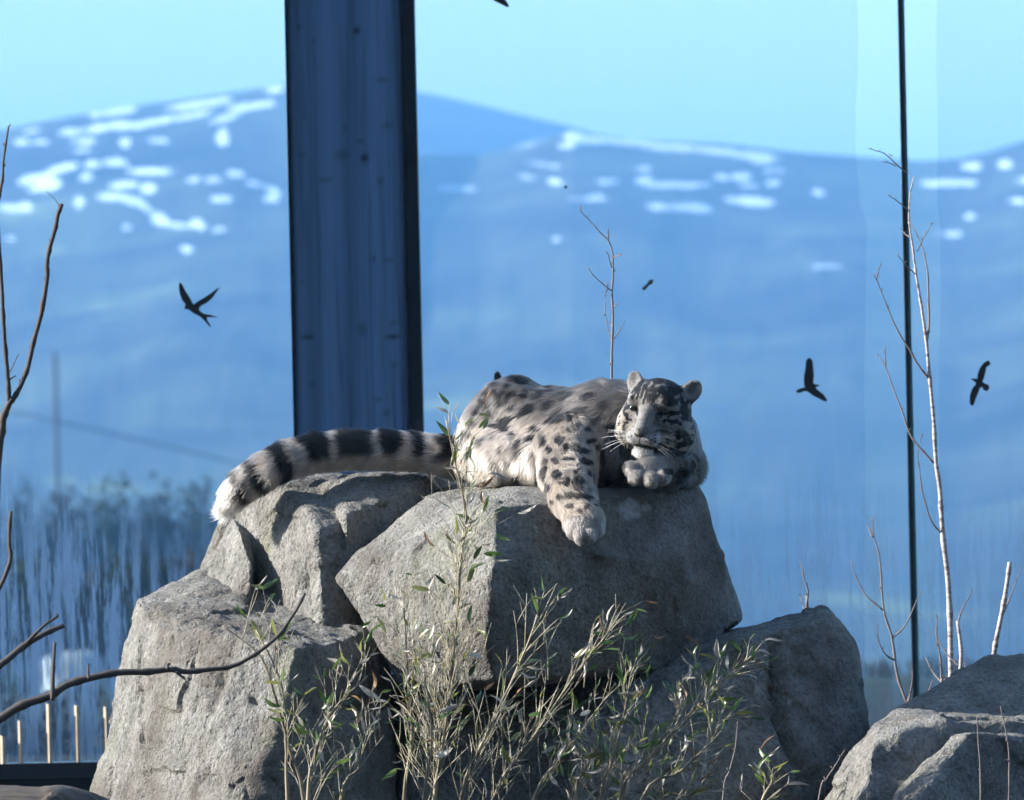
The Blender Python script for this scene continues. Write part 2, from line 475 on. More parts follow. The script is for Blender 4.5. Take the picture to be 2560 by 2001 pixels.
# timber post behind the glass
t = NT('weathered_timber_sky_glare')
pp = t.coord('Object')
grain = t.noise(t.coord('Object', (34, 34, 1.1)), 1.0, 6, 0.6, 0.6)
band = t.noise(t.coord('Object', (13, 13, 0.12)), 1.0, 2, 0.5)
c = t.ramp(grain, [(0.25, (0.28, 0.34, 0.45)), (0.5, (0.56, 0.66, 0.82)), (0.8, (0.66, 0.76, 0.92))])  # timber colour lifted and blued to carry sky reflected in the glass
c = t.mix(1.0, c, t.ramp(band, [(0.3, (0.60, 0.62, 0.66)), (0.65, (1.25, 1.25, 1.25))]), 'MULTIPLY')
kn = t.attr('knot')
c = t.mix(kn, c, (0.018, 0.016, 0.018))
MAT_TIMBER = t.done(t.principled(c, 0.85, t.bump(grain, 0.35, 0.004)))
PY = GY + 0.075
pa = P(728, 500, PY).x; pb = P(1012, 500, PY).x; pc_ = P(1046, 500, PY).x
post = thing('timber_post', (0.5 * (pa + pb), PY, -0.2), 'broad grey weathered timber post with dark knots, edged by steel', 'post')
nxp, nzp = 60, 560
zz = np.linspace(-0.2, 4.2, nzp); xx = np.linspace(pa, pb, nxp)
X, Z = np.meshgrid(xx, zz)
grooves = 0.0018 * fbm(np.stack([X.ravel() * 30, np.zeros(X.size), Z.ravel() * 0.35], 1), 4, 21)
edge = np.minimum(X - pa, pb - X).ravel()
Yf = PY - grooves + 0.012 * np.exp(-edge / 0.004)
kk = np.zeros(X.size)
for n_, (X_, Y_, a, b_) in enumerate([(162,103,15,10),(383,117,13,14),(222,160,10,8),(480,305,24,10),(502,478,20,13),(330,590,26,20),(413,604,13,17),(398,538,14,10),(265,686,26,9),
    (178,590,12,9),(182,448,10,8),(342,490,10,10),(475,690,12,14),(448,985,10,10),(508,990,18,9),(178,1070,8,6),(197,1286,22,9),(522,1284,24,9),(405,1255,16,28),
    (215,1465,12,12),(467,1525,13,9),(495,1575,14,14),(528,1390,12,12),(525,1230,14,9)]):
    kd = .9 if n_ in (1, 6, 16, 17) else .38
    q = P(640 + X_ * .656, Y_ * .656, PY)
    a *= .656 * PXM(PY) * 1.35; b_ *= .656 * PXM(PY) * 1.2
    dd = np.sqrt(((X.ravel() - q.x) / a) ** 2 + ((Z.ravel() - q.z) / b_) ** 2)
    kk = np.maximum(kk, np.clip(1.15 - .95 * dd, 0, 0.9) * kd)
    Yf += 0.002 * np.clip(1 - dd, 0, 1)
F = np.stack([X.ravel(), Yf, Z.ravel()], 1)
i, j = np.meshgrid(np.arange(nxp - 1), np.arange(nzp - 1)); a = (j * nxp + i).ravel()
Q = np.stack([a, a + 1, a + nxp + 1, a + nxp], 1)
nF = len(F)
B = F.copy(); B[:, 1] = PY + 0.30
ring = list(range(nxp)) + [k * nxp + nxp - 1 for k in range(1, nzp)] + [(nzp - 1) * nxp + k for k in range(nxp - 2, -1, -1)] + [k * nxp for k in range(nzp - 2, 0, -1)]
side = [(ring[k], ring[k] + nF, ring[(k + 1) % len(ring)] + nF, ring[(k + 1) % len(ring)]) for k in range(len(ring))]
me = np_mesh('timber', np.concatenate([F, B]), np.concatenate([Q, Q[:, ::-1] + nF, np.array(side)]))
vattr(me, 'knot', np.concatenate([kk, kk * 0]))
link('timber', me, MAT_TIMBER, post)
b = MB(); b.box((pb + 0.003, PY - 0.02, -0.2), (pc_, PY + 0.26, 4.2)); b.build('steel_channel', MAT_STEEL, post, False)
b = MB(); b.box((pa - 0.008, PY - 0.036, -0.2), (pa - 0.001, PY + 0.26, 4.2)); b.build('steel_edge', MAT_STEEL, post, False)

# bird silhouettes stuck on the glass
SW = [(330,270),(290,360),(310,560),(370,740),(470,870),(450,930),(430,970),(470,1000),(560,1010),(680,1110),(850,1190),(960,1290),(1070,1420),(1160,1500),(1120,1400),(1040,1270),
      (1050,1210),(1200,1210),(1360,1220),(1150,1150),(960,1120),(850,1050),(830,980),(880,910),(1050,820),(1200,680),(1310,520),(1390,410),(1300,450),(1150,570),(950,700),(760,810),(690,870),(650,830),(600,720),(480,530),(400,370)]
C1 = [(225,125),(200,150),(195,220),(180,300),(180,370),(190,395),(150,405),(110,425),(112,445),(140,448),(185,430),(215,435),(260,470),(320,500),(375,528),(395,515),(360,460),(320,430),(290,405),(290,395),(315,385),(325,375),(290,370),(265,360),(272,300),(268,230),(260,160),(245,135)]
C2 = [(1860,150),(1820,170),(1780,220),(1760,280),(1758,320),(1735,315),(1695,318),(1720,335),(1740,350),(1745,365),(1710,410),(1690,470),(1688,530),(1700,565),(1725,560),(1740,510),(1765,450),(1785,400),(1800,395),(1815,420),(1845,432),(1868,405),(1862,375),(1825,360),(1805,345),(1820,310),(1835,250),(1840,215),(1870,195),(1882,180)]
def decal(pts, label, dy=0.0, name='bird_decal', cat='bird decal', mat=None, grp='bird silhouettes on the glass'):
    w = [P(u, v, GY) for u, v in pts]
    c = sum((Vector((q.x, 0, q.z)) for q in w), Vector()) / len(w)
    n = len(w); m = MB()
    vs = [(q.x - c.x, 0, q.z - c.z) for q in w] + [(q.x - c.x, 0.0012, q.z - c.z) for q in w]
    m.add(vs, [tuple(range(n)), tuple(range(2*n - 1, n - 1, -1))] + [(k, k + n, (k+1) % n + n, (k+1) % n) for k in range(n)])
    me = m.mesh(name, False); me.materials.append(mat or MAT_DECAL)
    bm = bmesh.new(); bm.from_mesh(me); bmesh.ops.recalc_face_normals(bm, faces=bm.faces); bm.to_mesh(me); bm.free()
    o = link(name, me); o.location = (c.x, GY - 0.0068 + dy, c.z)
    return tag(o, label, cat, grp)
sw = [(420 + x*.09373, 680 + y*.09373) for x, y in SW]
c1 = [(1960 + x*.2747, 860 + y*.2747) for x, y in C1]
c2 = [(1960 + x*.2747, 860 + y*.2747) for x, y in C2]
decal(sw, 'dark blue swallow silhouette with forked tail, stuck on glass')
decal(c1, 'black crow silhouette with one wing straight up, stuck on open glass')
decal(c2, 'black crow silhouette alone on the glass beyond the dark joint bar')
decal([(u - 2068 + 1273, v - 1003 + 17) for u, v in c1], 'black bird silhouette high on the glass, mostly out of view, only a wing tip showing')
decal([(u - 2022 + 1243, v - 894 + 928) for u, v in c1], 'black bird silhouette mostly hidden behind the leopard\'s raised hip')
frag = plain('dead_leaf_bit', (0.03, 0.05, 0.04), 0.7)
decal([(1604,722),(1610,716),(1617,711),(1622,702),(1630,698),(1634,704),(1630,711),(1622,714),(1616,722),(1609,727)], 'small dark leaf scrap stuck on the glass beside the thin sapling', 0, 'leaf_scrap', 'leaf scrap', frag, 'scraps on the glass')
decal([(1410,467),(1413,464),(1418,466),(1418,470),(1414,472),(1410,470)], 'tiny black speck on the glass above the thin sapling', 0, 'speck', 'speck', frag, 'scraps on the glass')
# ------------------------------------------------------------------ boulders
t = NT('boulder_stone')
pp = t.pos()
big = t.noise(pp, 2.2, 5, 0.6)
mid = t.noise(pp, 11, 6, 0.65)
fine = t.noise(pp, 90, 4, 0.6)
c = t.ramp(mid, [(0.28, (0.13, 0.126, 0.114)), (0.5, (0.212, 0.205, 0.186)), (0.72, (0.29, 0.281, 0.256))])
c = t.mix(1.0, c, t.ramp(fine, [(0.25, (0.42, 0.42, 0.42)), (0.5, (1.0, 1.0, 1.0)), (0.75, (1.4, 1.4, 1.4))]), 'MULTIPLY')
# algae and damp stains with shapes of their own
alg = t.ramp(t.noise(t.pos((1, 1, 0.55)), 3.1, 5, 0.6), [(0.55, 0.0), (0.68, 0.55)])
c = t.mix(alg, c, (0.20, 0.205, 0.12))
st = t.ramp(big, [(0.48, 0.0), (0.62, 0.72)])
c = t.mix(st, c, (0.105, 0.09, 0.075))
lim = t.ramp(t.noise(pp, 24, 3, 0.5), [(0.68, 0.0), (0.76, 0.45)])
c = t.mix(lim, c, (0.5, 0.5, 0.48))
lime = t.attr('lime')
c = t.mix(t.math('MULTIPLY', lime, t.ramp(t.noise(pp, 60, 4), [(0.3, 0.5), (0.6, 1.0)])), c, (0.46, 0.47, 0.48))
crk = t.attr('crack')
c = t.mix(crk, c, (0.035, 0.032, 0.03))
vo = t.n('TexVoronoi', Vector=pp, Scale=70.0, Randomness=1.0).outputs['Distance']
pit = t.ramp(vo, [(0.05, 0.0), (0.35, 1.0)])
h = t.math('ADD', t.math('MULTIPLY', t.noise(pp, 38, 7, 0.68), 1.0), t.math('MULTIPLY', pit, 0.22))
h = t.math('ADD', h, t.math('MULTIPLY', t.noise(pp, 150, 4, 0.6), 0.35))
rg_ = t.math('ABSOLUTE', t.math('SUBTRACT', t.noise(t.pos((1, 1, .6)), 9.0, 5, 0.6, 0.8), 0.5))
h = t.math('ADD', h, t.math('MULTIPLY', t.ramp(rg_, [(0.0, 0.0), (0.03, 1.0)]), 0.16))      # hairline breaks
vo2 = t.n('TexVoronoi', Vector=t.pos((1, 1, .7)), Scale=26.0, Randomness=1.0).outputs['Distance']
h = t.math('ADD', h, t.math('MULTIPLY', t.ramp(vo2, [(0.06, 0.0), (0.20, 1.0)]), 0.30))      # pits
MAT_ROCK = t.done(t.principled(c, 0.95, t.bump(h, 0.85, 0.022), Specular__IOR__Level=0.1))

def hull_planes(pts):
    bm = bmesh.new()
    vs = [bm.verts.new(p) for p in pts]
    r = bmesh.ops.convex_hull(bm, input=vs)
    bm.normal_update()
    cen = sum((Vector(p) for p in pts), Vector()) / len(pts)
    pl = []
    for f in bm.faces:
        n = f.normal
        if n.length < 0.5: continue
        if n.dot(f.calc_center_median() - cen) < 0: n = -n
        d = n.dot(f.verts[0].co)
        if not any(n.dot(m) > 0.9995 and abs(d - e) < 2e-3 for m, e in pl): pl.append((n.copy(), d))
    bm.free()
    return pl
ROCKS = {}
def chips(p, cell, seed):
    """flat chipped facets: each random cell has its own level and tilt"""
    q = p / cell; g0 = np.floor(q).astype(np.int64)
    best = np.full(len(p), 9.0); val = np.zeros(len(p))
    for dx in (-1, 0, 1):
        for dy in (-1, 0, 1):
            for dz in (-1, 0, 1):
                g = g0 + np.array([dx, dy, dz])
                r = [hash3(g[:, 0], g[:, 1], g[:, 2], seed + k) for k in range(7)]
                c = g + .1 + .8 * np.stack(r[:3], 1)
                d = q - c; l = np.linalg.norm(d, axis=1)
                v = (r[3] - .5) + 1.5 * ((r[4] - .5) * d[:, 0] + (r[5] - .5) * d[:, 1] + (r[6] - .5) * d[:, 2])
                m = l < best
                best[m] = l[m]; val[m] = v[m]
    return val
def boulder(key, label, hulls, h=0.011, k=0.02, ku=0.03, amp=0.012, cracks=(), lime=(), seed=0, flat=1.0, stri=None, name='boulder', mat=None, cat='boulder'):
    PH = [[P(*p) for p in hl] for hl in hulls]
    allp = np.array([tuple(p) for hl in PH for p in hl])
    lo = allp.min(0) - 3.5 * h; hi = allp.max(0) + 3.5 * h
    ax = [np.arange(lo[i], hi[i] + h, h) for i in range(3)]
    X, Y, Z = np.meshgrid(*ax, indexing='ij', sparse=True)
    f = None
    for hl in PH:
        g = None
        for n, d in hull_planes(hl):
            q = n.x * X + n.y * Y + n.z * Z - d
            g = q if g is None else smax(g, q, k)
        f = g if f is None else smin(f, g, ku)
    V, Q = surface_nets(f.astype(np.float32), lo, h)
    N = vnormals(V, Q)
    # relief: broad dents, ridges, grain
    disp = amp * fbm(V * 4.0, 3, seed) + 0.32 * amp * fbm(V * 16.0, 4, seed + 40, 0.6)
    wv = V + .02 * np.stack([fbm(V * 11, 2, seed + 60), fbm(V * 11, 2, seed + 63), fbm(V * 11, 2, seed + 66)], 1)
    disp += 1.15 * amp * chips(wv, .20, seed + 200) + .30 * amp * chips(wv, .07, seed + 300)
    rid = np.abs(fbm(V * np.array([5., 5., 3.0]) + 0.25 * fbm(V * 9, 2, seed + 4)[:, None], 2, seed + 9))
    disp -= 0.55 * amp * np.exp(-(rid / 0.06) ** 2)                 # thin natural creases
    if stri is not None:                                            # slanting bedding marks
        a = np.array(stri) / np.linalg.norm(stri)
        along = V @ a
        R = V - along[:, None] * a
        disp += 0.5 * amp * fbm(np.concatenate([R * 24.0], 1) + along[:, None] * 2.5, 3, seed + 77)
    ck = np.zeros(len(V)); lm = np.zeros(len(V))
    for pts, w, dep in cracks:
        W = [np.array(P(*p)) for p in pts]
        best = np.full(len(V), 9.0)
        for a, b in zip(W[:-1], W[1:]):
            ab = b - a
            # compare across the face only: the crack runs into the stone
            tt = np.clip(((V - a) @ ab) / (ab @ ab), 0, 1)
            best = np.minimum(best, np.linalg.norm(((V - a) - tt[:, None] * ab) * np.array([1, .35, 1]), axis=1))
        best = best + 0.4 * w * fbm(V * 30, 2, seed + 3)
        disp -= dep * np.exp(-(best / w) ** 2)
        ck = np.maximum(ck, np.clip(1.15 - best / (0.35 * w), 0, 1) * min(1, dep / 0.02) * 0.8)
    for (u, v, y, r) in lime:
        p = np.array(P(u, v, y))
        lm = np.maximum(lm, np.clip(2.2 - 2.0 * np.linalg.norm((V - p) * np.array([1, .3, 1]), axis=1) / r + 0.5 * fbm(V * 60, 2, 5), 0, 1))
    V = V + N * disp[:, None]
    c = V.mean(0); c[2] = V[:, 2].min()
    me = np_mesh(name, V - c, Q)
    me.set_sharp_from_angle(angle=math.radians(34))
    vattr(me, 'crack', ck); vattr(me, 'lime', lm)
    o = link(name, me, mat or MAT_ROCK); o.location = c
    ROCKS[key] = o
    return tag(o, label, cat, 'stacked boulders' if cat == 'boulder' else None)

# A: the big slab the leopard's chest lies on
boulder('A', 'big tilted boulder under the leopard\'s chest, its pointed end lit and broad front in shade', [
    [(835,1446,-.12),(1005,1278,.0),(1070,1238,.06),(1180,1217,.08),(1240,1268,-.46),(1232,1420,-.56),(1005,1425,-.28),(1020,1590,-.34),(1215,1610,-.54),(1020,1735,-.24),
     (1300,1222,-.20),(1745,1222,-.06),(1500,1250,-.31),(1762,1240,-.02),(1850,1555,.06),(1740,1640,-.06),(1655,1672,-.12),(1310,1722,-.30),(1700,1400,-.20),(1450,1520,-.36),(1235,1700,-.46),
     (1250,1212,.45),(1740,1210,.45),(1850,1545,.4),(1300,1700,.45),(960,1420,.30),(1500,1690,.4)],
    [(1476,1366,-.35),(1500,1358,-.33),(1562,1394,-.29),(1548,1404,-.31),(1498,1394,-.385),(1525,1384,-.365),(1500,1382,-.2),(1550,1392,-.2)]],
    h=0.0085, k=0.004, amp=0.007, seed=2,
    cracks=[([(1745,1390,-.16),(1740,1440,-.16),(1732,1470,-.16)], .008, .008)],
    lime=[(1575,1272,-.24,.034),(1616,1270,-.2,.014)])
# the small lit ledge that the hanging paw rests against is part of the slab's face

# B: upper boulder under the tail
boulder('B', 'upright pale boulder under the leopard\'s tail, split by a deep shaded cleft', [
    [(574,1284,0.440),(546,1335,0.420),(500,1430,0.400),(484,1500,0.380),(600,1325,0.250),(628,1420,0.120),(622,1560,0.080),(560,1290,0.560),(490,1510,0.560),(640,1540,0.400),(640,1330,0.400),(520,1570,0.200)],
    [(672,1191,0.300),(575,1284,0.420),(640,1365,0.280),(660,1450,0.240),(695,1565,0.160),(772,1278,0.060),(792,1330,-0.020),(798,1400,-0.060),(806,1575,-0.100),(1110,1260,0.250),(1110,1580,0.200),
     (800,1216,0.300),(690,1195,0.550),(1100,1200,0.550),(1110,1580,0.550),(640,1570,0.500)],
    [(797,1213,0.260),(905,1191,0.200),(864,1292,-0.015),(1066,1180,0.270),(1072,1196,0.220),(1090,1400,0.180),(868,1420,-0.010),(1066,1178,0.600),(880,1190,0.600),(1080,1380,0.500),(870,1380,0.400)],
    [(1060,1190,0.360),(1200,1200,0.400),(1200,1300,0.320),(1050,1380,0.250),(1060,1190,0.700),(1200,1200,0.700),(1200,1380,0.700),(1050,1380,0.700)]],
    h=0.0065, k=0.003, ku=0.004, amp=0.007, seed=11, stri=(0.5, 0.2, 0.8),
    cracks=[([(870,1246,0.080),(920,1255,0.080),(950,1263,0.080),(1000,1262,0.100)], .007, .012), ([(800,1378,0.000),(830,1368,0.000),(870,1362,0.050)], .006, .008),
            ([(735,1360,0.000),(745,1410,0.000),(760,1470,0.000)], .010, .022), ([(768,1490,-0.020),(790,1530,-0.050)], .008, .016), ([(655,1340,0.150),(648,1390,0.150)], .01, .010),
            ([(668,1355,0.150),(664,1385,0.150)], .008, .008)])

# C: broad low boulder at the left
boulder('C', 'broad sunlit boulder with a flat top and rough sloping face, lowest of the pile', [
    [(335,1502,.16),(360,1540,.0),(420,1582,-.20),(520,1578,-.34),(740,1622,-.50),(728,1690,-.52),(690,1850,-.60),(600,2020,-.66),(560,2160,-.7),(300,1650,.16),(268,1800,.14),(232,1960,.12),(190,2300,.1),
     (500,1422,.42),(960,1580,.0),(985,1760,-.10),(965,1590,.45),(850,1560,.45),(985,2300,-.2),(600,2350,-.75),(560,1500,.45),(250,1960,.35),(200,2380,.4),(980,2380,.4),(345,1500,.36)],
    [(690,1845,-.58),(760,1770,-.42),(985,1760,-.16),(985,2300,-.22),(620,2300,-.72),(700,1900,.2),(985,1800,.2),(985,2300,.2)]],
    h=0.009, k=0.004, ku=.008, amp=0.0095, seed=23, stri=(0.35, 0.1, 0.9),
    cracks=[([(410,1512,-.05),(470,1512,-.05)], .010, 0.0340), ([(520,1562,-.2),(590,1562,-.2)], .008, 0.0170), ([(640,1757,-.5),(760,1762,-.4),(960,1758,-.2)], .012, 0.0374),
            ([(380,1810,-.3),(365,1840,-.3),(358,1870,-.3)], .010, 0.0238), ([(395,1605,-.2),(375,1650,-.2)], .012, 0.0204), ([(480,1590,-.35),(455,1690,-.35),(430,1760,-.35)], .02, 0.0170),
            ([(560,1680,-.45),(520,1780,-.45)], .02, 0.0153), ([(500,1950,-.5),(540,1905,-.5)], .012, 0.0204)])

# D: shaded boulder at the right
boulder('D', 'dark shaded boulder with upright grooves beside the big tilted slab', [
    [(1420,1730,.05),(1560,1640,.05),(1850,1566,.0),(2058,1520,.0),(1870,1600,-.20),(2050,1548,-.08),(2088,1530,.02),(2136,1612,-.02),(2152,1700,-.05),(2176,1835,-.10),(2185,2300,-.16),(1940,1900,-.28),
     (1450,2300,-.35),(1430,1860,-.30),(2058,1518,.4),(1560,1640,.4),(2176,1835,.45),(2185,2380,.4),(1450,2380,.4),(2140,1620,.4)]],
    h=0.010, k=0.006, amp=0.009, seed=35, stri=(-0.15, 0.0, 1.0),
    cracks=[([(1935,1590,-.2),(1945,1700,-.2),(1952,1790,-.2),(1985,1880,-.25),(2040,1960,-.25),(2070,2010,-.25)], .017, .045), ([(1985,1595,-.2),(2010,1660,-.2),(2022,1710,-.2)], .020, .030),
            ([(1972,1830,-.25),(2000,1905,-.25)], .007, .012)])

# G: low boulder behind the bamboo
boulder('G', 'dark boulder in the gap behind the bamboo, under the big tilted slab', [
    [(1000,1722,.1),(1050,1700,.1),(1440,1690,.1),(1470,1760,-.06),(1030,1770,-.06),(1010,2300,-.15),(1470,2300,-.15),(930,1690,.40),(1440,1660,.45),(1500,1640,.45),(930,2380,.4),(1470,2380,.4)]],
    h=0.016, k=0.04, amp=0.012, seed=41)

# E: right-hand boulder, nearer
boulder('E', 'right-hand boulder with a stepped ledge and a bright ridge running across its face', [
    [(2238,1778,-.62),(2205,1800,-.72),(2120,1898,-.84),(2058,1990,-.92),(2020,2120,-.95),(2300,1790,-.80),(2180,1860,-1.02),(2165,2010,-1.12),(2390,1800,-.86),(2640,1795,-.72),
     (2700,1800,-.7),(2660,2200,-.9),(2150,2300,-1.2),(2700,2350,-.9),(2240,1785,-.3),(2700,1790,-.2),(2040,2100,-.3),(2700,2350,-.2),(2010,2360,-.5)],
    [(2390,1838,-.96),(2420,1834,-1.02),(2560,1844,-.92),(2222,1990,-1.10),(2210,2040,-1.12),(2680,1850,-.8),(2290,2010,-1.20),(2180,2300,-1.2),(2680,2300,-.95),(2420,1850,-.8),(2680,1840,-.7),(2260,2200,-.8),(2680,2300,-.8)],
    [(2235,1782,-.30),(2440,1660,-.12),(2470,1645,-.10),(2580,1636,-.08),(2720,1640,-.06),(2740,1800,-.30),(2300,1797,-.40),(2440,1655,.36),(2720,1640,.36),(2260,1800,.3),(2740,1900,.36),(2240,1850,-.3),(2740,1900,-.4)]],
    h=0.0085, k=0.004, ku=0.005, amp=0.008, seed=51, stri=(0.6, 0.1, 0.75))

# F: dark fallen log in the low left corner
t = NT('old_log_wood')
pp = t.coord('Object')
g = t.noise(t.coord('Object', (4.0, 26, 26)), 1.0, 6, 0.65, 0.8)
c = t.ramp(g, [(0.3, (0.035, 0.028, 0.024)), (0.5, (0.085, 0.068, 0.052)), (0.72, (0.15, 0.12, 0.085))])
c = t.mix(t.ramp(t.noise(pp, 9, 3), [(0.62, 0.0), (0.70, 0.8)]), c, (0.30, 0.29, 0.28))
MAT_LOG = t.done(t.principled(c, 0.7, t.bump(g, 0.6, 0.015)))
boulder('F', 'dark weathered log lying in front of the broad sunlit boulder', [
    [(-260,1936,-1.35),(0,1926,-1.35),(120,1926,-1.4),(185,1936,-1.42),(-260,1990,-1.62),(0,1975,-1.62),(160,1962,-1.60),(200,1972,-1.5),(-260,2200,-1.6),(150,2200,-1.6),(-260,2200,-1.2),(150,2200,-1.2)],
    [(100,1935,-1.38),(195,1940,-1.38),(260,1962,-1.34),(320,1990,-1.3),(365,2030,-1.28),(150,1990,-1.52),(260,2010,-1.48),(380,2220,-1.4),(100,2220,-1.5),(120,1945,-1.1),(300,1990,-1.1),(380,2220,-1.1)]],
    h=0.012, k=0.06, ku=0.02, amp=0.006, seed=61, name='fallen_log', mat=MAT_LOG, cat='log', stri=(1, 0, .1))
# ------------------------------------------------------------------ the snow leopard
def W(u, v, y): return np.array(P(u, v, y))
PR = []      # primitives: (kind, data, blend, zone, flow)
def ell(u, v, y, r, k=0.05, zone='body', flow=(-1, 0, -.5), rot=0.0):
    PR.append(('e', (W(u, v, y), np.array(r), math.radians(rot)), k, zone, np.array(flow, float)))
def cap(a, ra, b, rb, k=0.04, zone='body', flow=None):
    A, B = W(*a), W(*b)
    fl = (B - A) / np.linalg.norm(B - A) if flow is None else np.array(flow, float)
    PR.append(('c', (A, B, ra, rb), k, zone, fl))
# trunk (hip high at the left, chest to the right)
ell(1272, 1072, .22, (.118, .15, .132), zone='body', flow=(-.7, -.2, -.7))
ell(1225, 1118, .17, (.080, .12, .105), zone='body', flow=(-.6, -.3, -.7), rot=20)
ell(1298, 1000, .16, (.052, .085, .056), k=.05, zone='body', flow=(-.8, 0, -.4))
ell(1390, 1092, .12, (.165, .165, .136), zone='body', flow=(-.85, 0, -.5))
ell(1505, 1092, .03, (.13, .155, .125), zone='body', flow=(-.85, 0, -.5))
ell(1292, 1142, .05, (.125, .12, .066), k=.06, zone='belly', flow=(-.5, 0, -.85))
ell(1390, 1150, -.02, (.10, .12, .065), k=.06, zone='belly', flow=(-.5, 0, -.85))
# neck, throat, breast
cap((1520, 1060, .04), .115, (1625, 1050, -.02), .095, k=.06, zone='body', flow=(-.9, 0, -.3))
ell(1662, 1110, .0, (.088, .10, .098), k=.05, zone='ruff', flow=(.35, .1, -.9))
ell(1575, 1140, -.07, (.105, .10, .072), k=.05, zone='ruff', flow=(-.2, -.1, -.95))
ell(1690, 1172, .02, (.055, .09, .045), k=.04, zone='ruff', flow=(.3, .1, -.9))
# hind foot tucked under the flank
cap((1168, 1160, .08), .036, (1205, 1190, .01), .026, k=.03, zone='leg', flow=(.8, -.2, -.3))
cap((1200, 1193, -.01), .021, (1232, 1199, -.05), .017, k=.02, zone='leg', flow=(.9, 0, -.2))
# near foreleg hanging over the edge
cap((1425, 1120, -.10), .088, (1418, 1180, -.22), .076, k=.05, zone='leg', flow=(-.1, -.5, -.8))
cap((1418, 1180, -.22), .074, (1432, 1242, -.39), .060, k=.03, zone='leg')
cap((1432, 1242, -.39), .059, (1459, 1298, -.455), .050, k=.03, zone='leg')
ell(1461, 1314, -.465, (.053, .050, .044), k=.03, zone='paw', flow=(.1, -.2, -1), rot=-8)
for (u, v, y, r) in [(1431, 1326, -.485, .020), (1451, 1336, -.505, .0215), (1474, 1336, -.505, .021), (1494, 1323, -.485, .019)]:
    ell(u, v, y, (r, r * 1.1, r * 1.25), k=.006, zone='paw', flow=(.1, -.3, -1))
# far foreleg folded, paw under the chin
cap((1715, 1168, .0), .050, (1668, 1172, -.22), .044, k=.04, zone='ruff')
cap((1668, 1172, -.22), .042, (1622, 1176, -.28), .038, k=.03, zone='paw', flow=(-.6, -.6, -.4))
for (u, v, y, r) in [(1577, 1171, -.30, .0225), (1590, 1193, -.32, .0235), (1627, 1199, -.335, .0245), (1659, 1192, -.32, .0215)]:
    ell(u, v, y, (r * 1.0, r * 1.3, r * 1.02), k=.009, zone='paw', flow=(-.5, -.8, -.4))
ell(1615, 1180, -.27, (.055, .05, .033), k=.02, zone='paw', flow=(-.5, -.6, -.5))
# tail
TAIL = [(1165, 1150, 0.260, 0.0564), (1105, 1138, 0.200, 0.0526), (1040, 1128, 0.200, 0.0498), (960, 1122, 0.180, 0.0489), (880, 1124, 0.170, 0.0489), (800, 1130, 0.160, 0.0498),
        (730, 1145, 0.140, 0.0498), (672, 1170, 0.130, 0.0489), (622, 1203, 0.140, 0.0442), (586, 1238, 0.160, 0.0376), (563, 1268, 0.170, 0.0244)]
for a, b in zip(TAIL[:-1], TAIL[1:]):
    cap(a[:3], a[3] - .004, b[:3], b[3] - .004, k=.003, zone='tail')

# head, in its own frame: x right, f forward (towards the nose), z up
HC = W(1642, 1041, -.17)
yaw, rol, pit = math.radians(20), math.radians(8), math.radians(4)
hf = np.array([-math.sin(yaw), -math.cos(yaw), 0.0]); hr = np.array([math.cos(yaw), -math.sin(yaw), 0.0]); hu = np.array([0, 0, 1.0])
hf, hu = hf * math.cos(pit) - hu * math.sin(pit), hu * math.cos(pit) + hf * math.sin(pit)
hr, hu = hr * math.cos(rol) - hu * math.sin(rol), hu * math.cos(rol) + hr * math.sin(rol)
HM = np.stack([hr, hf, hu])           # rows: local axes in world
def hloc(p): return (p - HC) @ HM.T
def hw(x, f, z): return HC + x * hr + f * hf + z * hu
def hell(x, f, z, r, k=0.03, zone='head', flow=(0, -1, 0), tilt=None):
    M = HM
    if tilt is not None:               # local basis for flattened shapes: rows = axes in head frame
        M = np.array(tilt) @ HM
    PR.append(('h', (hw(x, f, z), np.array(r), M), k, zone, np.array(flow, float) @ HM))
hell(0, -.012, .014, (.092, .098, .092), flow=(0, -1, .1))
hell(0, .040, .040, (.062, .050, .050), flow=(0, -.6, .8))
for s in (-1, 1):
    hell(s * .060, .022, -.028, (.046, .055, .054), flow=(s * .8, -.6, -.2))
    hell(s * .068, -.02, -.05, (.042, .05, .045), flow=(s * .8, -.5, -.5))
    hell(s * .042, .062, .050, (.022, .020, .014), k=.02, flow=(s * .3, -.5, .8))
    hell(s * .021, .108, -.052, (.027, .027, .023), k=.018, zone='muzzle', flow=(s * .8, -.3, -.3))
hell(0, .080, -.045, (.042, .050, .034), zone='muzzle', flow=(0, -.9, -.2))
hell(0, .092, -.088, (.029, .030, .020), k=.012, zone='chin', flow=(0, .2, -1))
for i in range(5):                      # bridge of the nose
    a = i / 4
    hell(0, .066 + .064 * a, .036 - .062 * a, (.027 - .008 * a, .024, .020 - .003 * a), k=.015, zone='bridge', flow=(0, -.8, .5))
hell(0, .134, -.034, (.0145, .010, .010), k=.006, zone='nose', flow=(0, 0, 1))
EARS = []
for s, ax_, az in ((-1, .079, .090), (1, .086, .086)):
    # pinna: a shallow cup facing forwards and outwards
    nrm = np.array([s * .42, .86, .20]); nrm /= np.linalg.norm(nrm)
    upv = np.array([s * .50, -.10, .86]); upv -= nrm * (upv @ nrm); upv /= np.linalg.norm(upv)
    rt = np.cross(nrm, upv)
    T = np.stack([rt, nrm, upv])
    hell(s * ax_, -.022, az - .008, (.029, .017, .038), k=.026, zone='ear', flow=tuple(upv), tilt=T)
    EARS.append((hw(s * ax_, -.022, az - .004) + (nrm @ HM) * .017 + (upv @ HM) * .004, np.array([.0215, .0140, .029]), T @ HM, hw(s * ax_, -.022, az - .004)))

